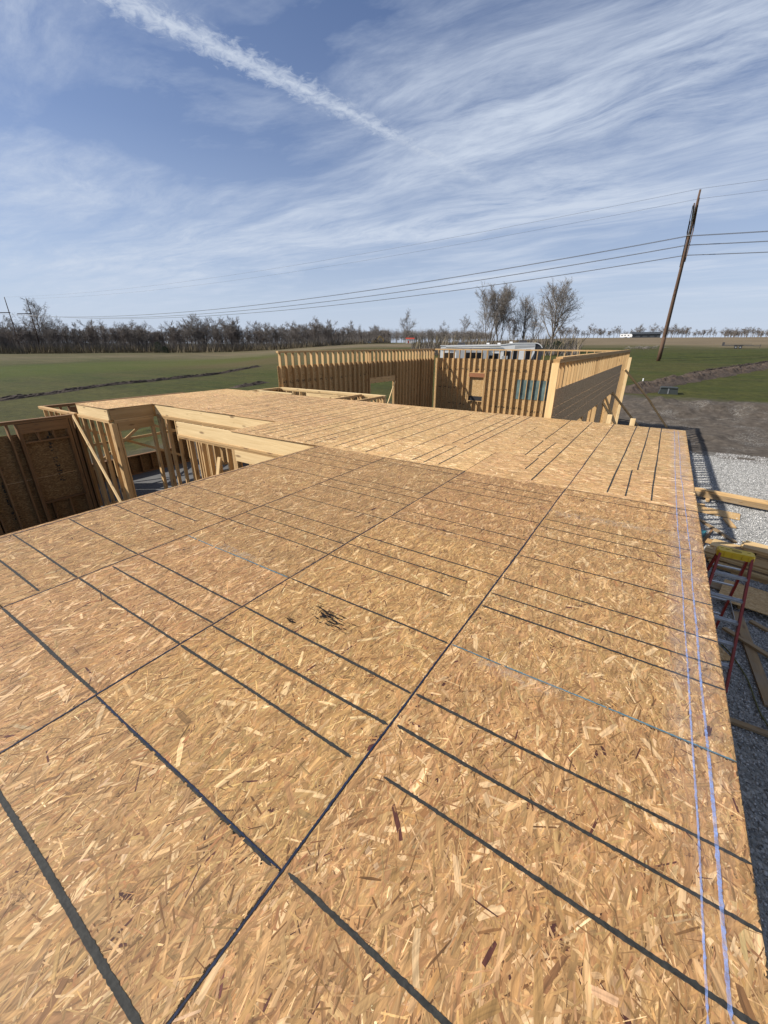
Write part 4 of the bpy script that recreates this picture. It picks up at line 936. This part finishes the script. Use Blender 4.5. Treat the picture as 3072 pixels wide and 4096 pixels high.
# ------------------------------------------------------------------ bare trees
def grow_tree(seed, H, spread, limbs, trunk_r, twig_r, upright=.35, stems=1, clear=.25, dens=1.0):
    rs = random.Random(seed); T = MB(); C = MB(); nt = [0]
    def rv(): return Vector((rs.gauss(0, 1), rs.gauss(0, 1), rs.gauss(0, 1)))
    def branch(p, d, L, r, lvl):
        n = (7, 5, 4, 2)[lvl]; pts = [p]; 
        for i in range(n):
            wig = (.06, .16, .22, .25)[lvl]; d = (d + rv() * wig + Vector((0, 0, (.03, .10, .07, .04)[lvl] * (.25 + upright * 1.9)))).normalized()
            q = p + d * (L / n); r0 = r * (1 - .80 * i / n); r1 = r * (1 - .80 * (i + 1) / n)
            (T if lvl < 1 else C).tube(p, q, max(r0, twig_r), max(r1, twig_r * .7), 7 if lvl == 0 else (4 if lvl == 1 else 3), False)
            p = q; t = (i + 1) / n
            if lvl < 3 and t > ((clear, .22, .15)[lvl]):
                k = (limbs / n * 1.8, 2.2 * dens, 2.6 * dens)[lvl]; k = int(k) + (rs.random() < k - int(k))
                for _ in range(k):
                    side = rv(); side = (side - d * side.dot(d)).normalized()
                    ang = (rs.uniform(.45, 1.0) if lvl == 0 else rs.uniform(.4, .95)) * (1.0 - upright * .45)
                    nd = (d * math.cos(ang) + side * math.sin(ang)).normalized()
                    if lvl == 0: nd = (nd + Vector((0, 0, upright * .5))).normalized()
                    LL = L * ((spread * rs.uniform(.75, 1.15) * (1.15 - .6 * t)) if lvl == 0 else (.60, .50)[lvl - 1] * rs.uniform(.7, 1.15) * (1.1 - .45 * t))
                    branch(p.copy(), nd, LL, max(r1 * (.62 if lvl == 0 else .6), twig_r), lvl + 1)
    for s in range(stems):
        a = rs.uniform(0, 6.28); lean = 0.05 if stems == 1 else rs.uniform(.10, .28)
        branch(Vector((math.cos(a) * .25 * (stems > 1), math.sin(a) * .25 * (stems > 1), -.3)), Vector((math.cos(a) * lean, math.sin(a) * lean, 1)).normalized(), H * rs.uniform(.85, 1) * .92, trunk_r * (1 if stems == 1 else .65), 0)
    return T, C
PROTO = []
def proto(mat, *a, **k):
    T, C = grow_tree(*a, **k)
    out = []
    for nm, mb, mt in (('trunk', T, 'bark'), ('crown', C, mat)):
        me = bpy.data.meshes.new(nm); me.from_pydata(mb.v, [], mb.f); me.materials.append(MATS[mt]); me.polygons.foreach_set('use_smooth', [True] * len(me.polygons)); me.update(); out.append(me)
    PROTO.append(out)
proto('twigs', 1, 15, .50, 9, .26, .026, upright=.2, clear=.15)                # 0 rounded
proto('twigs', 2, 15, .42, 10, .22, .026, upright=.5, clear=.2)               # 1 upright
proto('twigs_red', 3, 13, .45, 8, .18, .026, upright=.4, stems=2, clear=.15)   # 2 twin stems
proto('twigs', 4, 21, .52, 12, .42, .030, upright=.10, clear=.22)    # 3 broad old tree
proto('twigs_pale', 5, 12, .52, 9, .20, .013, upright=.5, stems=3, dens=1.2, clear=.25)  # 4 clump with many stems
proto('twigs_pale', 6, 12, .66, 14, .30, .014, upright=.32, clear=.16, dens=1.45)   # 5 tall open crown
proto('twigs', 7, 9, .55, 7, .16, .0125, upright=.1, clear=.3)      # 6 leaning scrubby tree
proto('twigs_red', 8, 12, .36, 8, .15, .026, upright=.6, clear=.2)            # 7 slim
def tree(k, x, y, s, label, group, rz=None, lean=0.0, sx=1.0):
    o = bpy.data.objects.new('bare_tree', None); o.location = (x, y, float(gz(x, y)) - .1); o.rotation_euler = (lean, lean * .4, random.uniform(0, 6.28) if rz is None else rz); o.scale = (s * sx, s * sx, s); link(o); tag(o, label, 'tree', group)
    for nm, me in zip(('trunk', 'crown'), PROTO[k]):
        c = bpy.data.objects.new(nm, me); link(c, o)
    return o
def polar(px, d):
    """horizontal bearing of a column of the photograph, turned into a place at distance d"""
    ph = R(33.4) - math.atan((px - 1536) / 1749.0); return -math.sin(ph) * d, math.cos(ph) * d
# the tree line along the left field
LBL = ['rounded bare tree in the hedgerow beyond the wide grass field', 'upright bare tree in the hedgerow beyond the wide grass field', 'twin-stemmed reddish bare tree in the hedgerow beyond the wide grass field', '', '', '', 'scrubby low bare tree in the hedgerow beyond the wide grass field', 'slim reddish bare tree in the hedgerow beyond the wide grass field']
GRP = ['rounded hedgerow trees', 'upright hedgerow trees', 'twin-stemmed hedgerow trees', '', '', '', 'scrubby hedgerow trees', 'slim hedgerow trees']
rs = random.Random(5)
px = -70
while px < 1560:
    d = 255 if px < 1250 else 255 + (px - 1250) * .35
    hs = np.interp(px, [-70, 120, 240, 420, 600, 690, 760, 930, 980, 1200, 1400, 1560], [.8, .9, .95, 1.0, .9, .95, 1.18, 1.15, .98, 1.02, .95, .8]) * .86
    for row, dd in ((0, 0), (1, 12), (2, 26)):
        k = rs.choice((0, 1, 1, 2, 7, 7, 2, 6)); x, y = polar(px + rs.uniform(-14, 14), d + dd + rs.uniform(-6, 6))
        tree(k, x, y, hs * rs.uniform(.82, 1.1) * (1.35 if k == 6 else 1), LBL[k], GRP[k], rs.uniform(0, 6.28), rs.uniform(-.07, .07), rs.uniform(1.2, 1.7))
    px += rs.uniform(17, 28)
x, y = polar(170, 268); tree(3, x, y, 1.08, 'big broad-crowned bare tree behind the pair of power poles', None, 1.0)
x, y = polar(60, 262); tree(3, x, y, .72, 'smaller broad bare tree just beyond the power pole pair', None, 2.6)
x, y = polar(1500, 390); tree(3, x, y, .70, 'round bare tree in front of the far wood by the machines', None, 2.0)
x, y = polar(1622, 430); tree(0, x, y, 1.65, 'tall bare tree rising above the far wood', None, 2.0)
# the clump behind the caravan
for k, px, d, s, l, ln, sx in ((4, 1950, 118, 1.08, 'many-stemmed bare tree with a reddish crown behind the caravan', .03, 1.0), (4, 1998, 121, 1.10, 'taller partner of the many-stemmed tree behind the caravan', -.04, .95), (5, 2090, 119, .86, 'narrow bare tree in the gap of the clump behind the caravan', .02, .75), (1, 2128, 123, .58, 'slender bare tree beside the great open tree', 0, .9),
                               (5, 2202, 111, 1.03, 'great open-crowned bare tree, widest of the clump behind the caravan', .0, 1.1), (6, 1846, 128, 1.0, 'crooked low tree leaning out from the clump behind the caravan tail', .20, 1.1), (6, 2240, 116, .70, 'low spreading bare tree under the great open tree', -.16, 1.3), (6, 1905, 122, .80, 'scrubby sapling in front of the many-stemmed tree', .1, 1.0), (0, 1766, 150, .46, 'small round bare tree behind the caravan tail', 0, 1.0), (6, 2150, 113, .75, 'thin scrubby tree behind the caravan front', .1, 1.0), (2, 2040, 126, .62, 'small twin-stemmed tree inside the clump', 0, 1.0), (6, 1720, 160, .75, 'low crooked tree standing apart beyond the caravan tail', -.2, 1.2)):
    x, y = polar(px, d); tree(k, x, y, s, l, None, None, ln, sx)
# thin row of trees on the far rise
px = 2235
while px < 3110:
    if not 2560 < px < 2600:
        x, y = polar(px, 455 + rs.uniform(-12, 12)); k = rs.choice((0, 1, 2, 7, 0)); tree(k, x, y, rs.uniform(.30, .70) * np.interp(px, [2235, 2500, 2800, 3100], [1.12, 1.05, .82, .85]), 'small bare tree in the row on the far rise', 'trees on the far rise', rs.uniform(0, 6.28), 0, rs.uniform(1.2, 1.9))
    px += rs.uniform(4, 20)

def far_wood():
    m = MB(); rs = random.Random(3)
    def one(x, y, h):
        z = float(gz(x, y)) - .2; m.tube((x, y, z), (x, y, z + h * .75), .22, .07, 3, False)
        for _ in range(20):
            t = rs.uniform(.22, .9); a = rs.uniform(0, 6.28); L = h * rs.uniform(.18, .5) * (1.1 - .5 * t); e = rs.uniform(.3, 1.3)
            p = Vector((x, y, z + h * .75 * t)); q = p + Vector((math.cos(a) * math.cos(e), math.sin(a) * math.cos(e), math.sin(e))) * L; m.tube(p, q, .10, .03, 3, False)
            for _ in range(3):
                u = p.lerp(q, rs.uniform(.3, 1)); v = Vector((rs.gauss(0, 1), rs.gauss(0, 1), abs(rs.gauss(0, 1)) + .3)).normalized(); m.tube(u, u + v * L * .5, .05, .025, 3, False)
    for i in range(620):
        px = rs.uniform(1180, 1960); d = rs.uniform(470, 560); x, y = polar(px, d); one(x, y, rs.uniform(12, 17) * np.interp(px, [1180, 1400, 1620, 1800, 1960], [.85, .9, 1.08, .95, .8]))
    for i in range(360):
        px = rs.uniform(-160, 1250); d = rs.uniform(560, 700); x, y = polar(px, d); one(x, y, rs.uniform(9, 14))
    for i in range(70):
        px = rs.uniform(2880, 3300); x, y = polar(px, rs.uniform(480, 540)); one(x, y, rs.uniform(7, 9))
    tag(m.build('far_wood', 'twigs'), 'far off bare wood closing the horizon beyond the fields', 'wood', kind='stuff')
far_wood()
def undergrowth():
    for nm, mat, cnt, lab, sel in (('undergrowth', 'twigs', 44000, 'tangled grey brush at the foot of the hedgerow', 0), ('dry_grass', 'dead_grass', 9000, 'pale dry grass along the edge of the hedgerow and clump', 1)):
        v = []; f = []; rs = random.Random(8 + sel)
        for i in range(cnt):
            if rs.random() < .8:
                px = rs.uniform(-150, 1560); d = (255 if px < 1250 else 255 + (px - 1250) * .35) + (rs.uniform(-9, 22) if not sel else rs.uniform(-14, -4))
            else: px = rs.uniform(1650, 2320); d = rs.uniform(100, 130)
            x, y = polar(px, d); z = float(0)
            h = rs.uniform(.8, 4.6) if rs.random() < .6 else rs.uniform(3.5, 8.0) if not sel else rs.uniform(.3, .9); w = rs.uniform(.03, .09) if not sel else rs.uniform(.05, .25); a = rs.uniform(0, 3.14); dx, dy = math.cos(a) * w, math.sin(a) * w; lx, ly = rs.gauss(0, .3) * h, rs.gauss(0, .3) * h
            if px > 1640 and not sel: h = rs.uniform(.5, 2.2) if rs.random() < .85 else rs.uniform(2, 4); lx, ly = rs.gauss(0, .35) * h, rs.gauss(0, .35) * h
            b = len(v); v += [(x - dx, y - dy), (x + dx, y + dy), (x + lx, y + ly)]; f.append((b, b + 1, b + 2)); v[-3] += (0.0,); v[-2] += (0.0,); v[-1] += (h,)
        A = np.array(v); base = gz(A[0::3, 0], A[0::3, 1]); A[:, 2] += np.repeat(base, 3) - .05
        o = mesh_obj(nm, A.tolist(), f, mat); tag(o, lab, 'brush' if not sel else 'grass', kind='stuff')
undergrowth()
def evergreen(px, d, h, w, label, seed):
    rs = random.Random(seed); x, y = polar(px, d); r = thing('evergreen_shrub', (x, y, float(gz(x, y)) - .05), label, 'shrub')
    m = MB(); m.tube((0, 0, 0), (0, 0, h * .7), .10, .03, 6); m.build('trunk', 'bark', r)
    v = []; f = []
    for i in range(2600):
        t = rs.random() ** .8; a = rs.uniform(0, 6.28); rad = w / 2 * (1 - t ** 2.2) ** .6 * rs.uniform(.35, 1.0) * (1 + .25 * math.sin(a * 3 + seed)); c = Vector((math.cos(a) * rad, math.sin(a) * rad, .1 + t * h))
        q = Vector((rs.gauss(0, 1), rs.gauss(0, 1), rs.gauss(0, .6))).normalized() * rs.uniform(.08, .22); u = Vector((rs.gauss(0, 1), rs.gauss(0, 1), rs.gauss(0, 1))).normalized() * .07
        b = len(v); v += [c - u, c + u, c + q]; f.append((b, b + 1, b + 2))
    mesh_obj('foliage', v, f, 'needles', r)
evergreen(628, 236, 5.0, 6.0, 'dark round evergreen bush in front of the hedgerow', 1)
evergreen(655, 234, 3.0, 3.6, 'smaller dark evergreen bush beside the round one', 2)
evergreen(2228, 106, 2.6, 4.6, 'dark green juniper bush under the great open tree', 3)
evergreen(2185, 108, 1.8, 3.0, 'low juniper bush right behind the caravan front', 4)
evergreen(1675, 330, 3.0, 2.4, 'small pointed green conifer beside the red and white shed', 5)

# ------------------------------------------------------------------ small things out in the fields
x, y = .55, 46.5
r = thing('utility_box', (x, y, float(gz(x, y)) - .05), 'low dark green utility box on the grass before the soil ridge', 'utility box', rz=.06)
m = MB(); m.prism([(-.75, 0), (.75, 0), (.66, .55), (-.60, .55)], 'y', -.5, .5); m.build('body', 'box_green', r)
m = MB(); m.prism([(-.68, .552), (.72, .552), (.66, .64), (-.58, .64)], 'y', -.55, .55); m.build('lid', 'box_green', r)
m = MB(); m.box((-.02, -.51, .30), (.10, .03, .46)); m.build('latch', 'steel', r)
m = MB(); m.tube((0, 0, -.2), (0, 0, .80), .05, .05, 12); m.tube((0, 0, .76), (0, 0, .83), .062, .062, 12); o = m.build('pvc_pipe', 'pvc', None, (-1.75, 50.5, float(gz(-1.75, 50.5)))); tag(o, 'white plastic pipe standing up out of the soil ridge', 'pipe')
def flat_trailer():
    x, y = 14.7, 149.3; r = thing('flatbed_trailer', (x, y, float(gz(x, y))), 'black flatbed trailer with two axles parked on the far grass', 'trailer', rz=-.1)
    m = MB(); m.box((0, 0, .75), (6.2, 2.1, .16)); m.build('bed', 'rv_dark', r)
    for z in (.95, 1.15): 
        m = MB(); m.box((-.2, -1.05, z), (5.6, .06, .06)); m.build('side_rail', 'rv_dark', r)
    m = MB(); m.tube((3.1, 0, .7), (4.6, 0, .75), .08, .08, 6); m.tube((4.4, 0, 0), (4.4, 0, 1.2), .05, .05, 6); m.build('tongue', 'rv_dark', r)
    for k in (-.5, .45):
        for s in (-1, 1):
            m = MB(); m.tube((k, s * 1.0 - .12, .38), (k, s * 1.0 + .12, .38), .38, .38, 14); w = m.build('wheel', 'rubber', r)
            m = MB(); m.tube((k, s * 1.0 - .14, .38), (k, s * 1.0 + .14, .38), .18, .18, 10); m.build('rim', 'steel', w)
    m = MB(); m.box((-3.3, 0, 1.15), (.5, 1.6, .9)); m.build('tool_box', 'rv_dark', r)
    m = MB(); m.prism([(-1.1, .78), (-.9, .92), (.85, .92), (1.05, .78)], 'y', -1.25, -1.0); m.build('fender', 'rv_dark', r)
flat_trailer()
x, y = -20.5, 420
r = thing('farm_house', (x, y, float(gz(x, y)) - .3), 'long low dark-roofed house on the far rise', 'house')
m = MB(); m.box((0, 0, 1.4), (21, 9, 2.8)); m.build('wall', 'roof_dark', r)
m = MB(); m.prism([(-5.2, 2.8), (5.2, 2.8), (0, 4.6)], 'x', -11, 11); m.build('roof', 'roof_dark', r)
for k in range(4): m = MB(); m.box((-7.5 + 5 * k, -4.53, 1.6), (1.6, .08, 1.2)); m.build('window', 'rv_glass', r)
x, y = -33.5, 412
r = thing('white_camper', (x, y, float(gz(x, y)) - .1), 'small white camper trailer beside the far dark house', 'camper')
m = MB(); m.prism([(-4.4, .6), (-4.4, 3.0), (3.6, 3.1), (4.4, 2.0), (4.2, .6)], 'y', -1.2, 1.2); m.build('body', 'paint_white', r)
for xx in (-3, -.8, 1.6): m = MB(); m.box((xx, -1.22, 2.0), (1.0, .06, .7)); m.build('window', 'rv_glass', r)
for xx in (-.6, .5): m = MB(); m.tube((xx, -1.25, .4), (xx, 1.25, .4), .4, .4, 10); m.build('wheel', 'rubber', r)
def machine(px, d, label, kind):
    x, y = polar(px, d); r = thing('earth_mover', (x, y, float(gz(x, y)) - .05), label, 'digger', rz=.5)
    for s in (-1, 1): m = MB(); m.prism([(-2.2, .1), (2.2, .1), (2.5, .5), (2.0, 1.0), (-2.0, 1.0), (-2.5, .5)], 'y', s * 1.2 - .3, s * 1.2 + .3); m.build('track', 'rubber', r)
    m = MB(); m.box((-.5, 0, 1.5), (3.2, 2.2, 1.0)); m.build('engine_body', 'machine_yellow', r)
    m = MB(); m.box((.6, -.3, 2.6), (1.4, 1.4, 1.5)); m.build('cab', 'rv_glass', r)
    if kind: beam_pts = [(1.0, .5, 2.0), (3.6, .5, 5.2), (6.2, .5, 3.4), (6.6, .5, 1.2)]
    else: beam_pts = [(1.2, 0, 1.0), (3.0, 0, .8)]
    m = MB()
    for a, b in zip(beam_pts[:-1], beam_pts[1:]): m.tube(a, b, .28, .22, 6)
    m.build('arm', 'machine_yellow', r)
    m = MB(); q = beam_pts[-1]; m.prism([(q[0] - .1, q[2] - .7), (q[0] + .5, q[2] - .8), (q[0] + .7, q[2] + .4), (q[0], q[2] + .3)], 'y', q[1] - (.7 if kind else 1.7), q[1] + (.7 if kind else 1.7)); m.build('bucket', 'rv_dark', r)
machine(1384, 330, 'yellow bulldozer parked on the far tan field', 0); machine(1498, 335, 'tracked excavator with raised arm on the far tan field', 1)
def pickup(px, d, label, mat):
    x, y = polar(px, d); r = thing('pickup_truck', (x, y, float(gz(x, y))), label, 'pickup truck', rz=.6)
    m = MB(); m.prism([(-2.8, .45), (-2.8, 1.15), (-.5, 1.2), (-.3, 1.85), (1.0, 1.85), (1.5, 1.2), (2.7, 1.1), (2.8, .5)], 'y', -.95, .95); m.build('body', mat, r)
    m = MB(); m.prism([(-.22, 1.25), (-.1, 1.75), (.9, 1.75), (1.3, 1.25)], 'y', -.97, .97); m.build('window', 'rv_glass', r)
    for xx in (-1.7, 1.8):
        for s in (-1, 1): m = MB(); m.tube((xx, s * .85 - .12, .4), (xx, s * .85 + .12, .4), .4, .4, 12); m.build('wheel', 'rubber', r)
pickup(1467, 325, 'white pickup truck between the far machines', 'truck_white'); pickup(1430, 328, 'dark car next to the far white pickup', 'rv_dark')
x, y = polar(1638, 325)
r = thing('site_shed', (x, y, float(gz(x, y))), 'white shed with red roof on the far tan field', 'shed', rz=.5)
m = MB(); m.box((0, 0, 1.75), (6.0, 2.6, 2.9)); m.build('wall', 'paint_white', r)
m = MB(); m.prism([(-1.5, 3.2), (1.5, 3.2), (.8, 4.1), (-.8, 4.1)], 'x', -3.2, 3.2); m.build('roof', 'tin_red', r)
m = MB(); m.box((-1.2, -1.32, 1.3), (.9, .05, 1.7)); m.build('door', 'tin_red', r)
for xx in (-1.8, 1.8): m = MB(); m.tube((xx, -1.2, .3), (xx, 1.2, .3), .32, .32, 10); m.build('wheel', 'rubber', r)
x, y = polar(2577, 132); m = MB(); rs = random.Random(12)
for i in range(60):
    p = Vector((rs.gauss(0, 1.6), rs.gauss(0, .8), rs.uniform(.05, .7))); q = p + Vector((rs.gauss(0, 1), rs.gauss(0, .6), rs.gauss(0, .25))) * .8; m.tube(p, q, .06, .03, 4)
o = m.build('brush_pile', 'twigs', None, (x, y, float(gz(x, y)))); tag(o, 'pile of cut branches lying in the field behind the double pole', 'brush pile', kind='stuff')
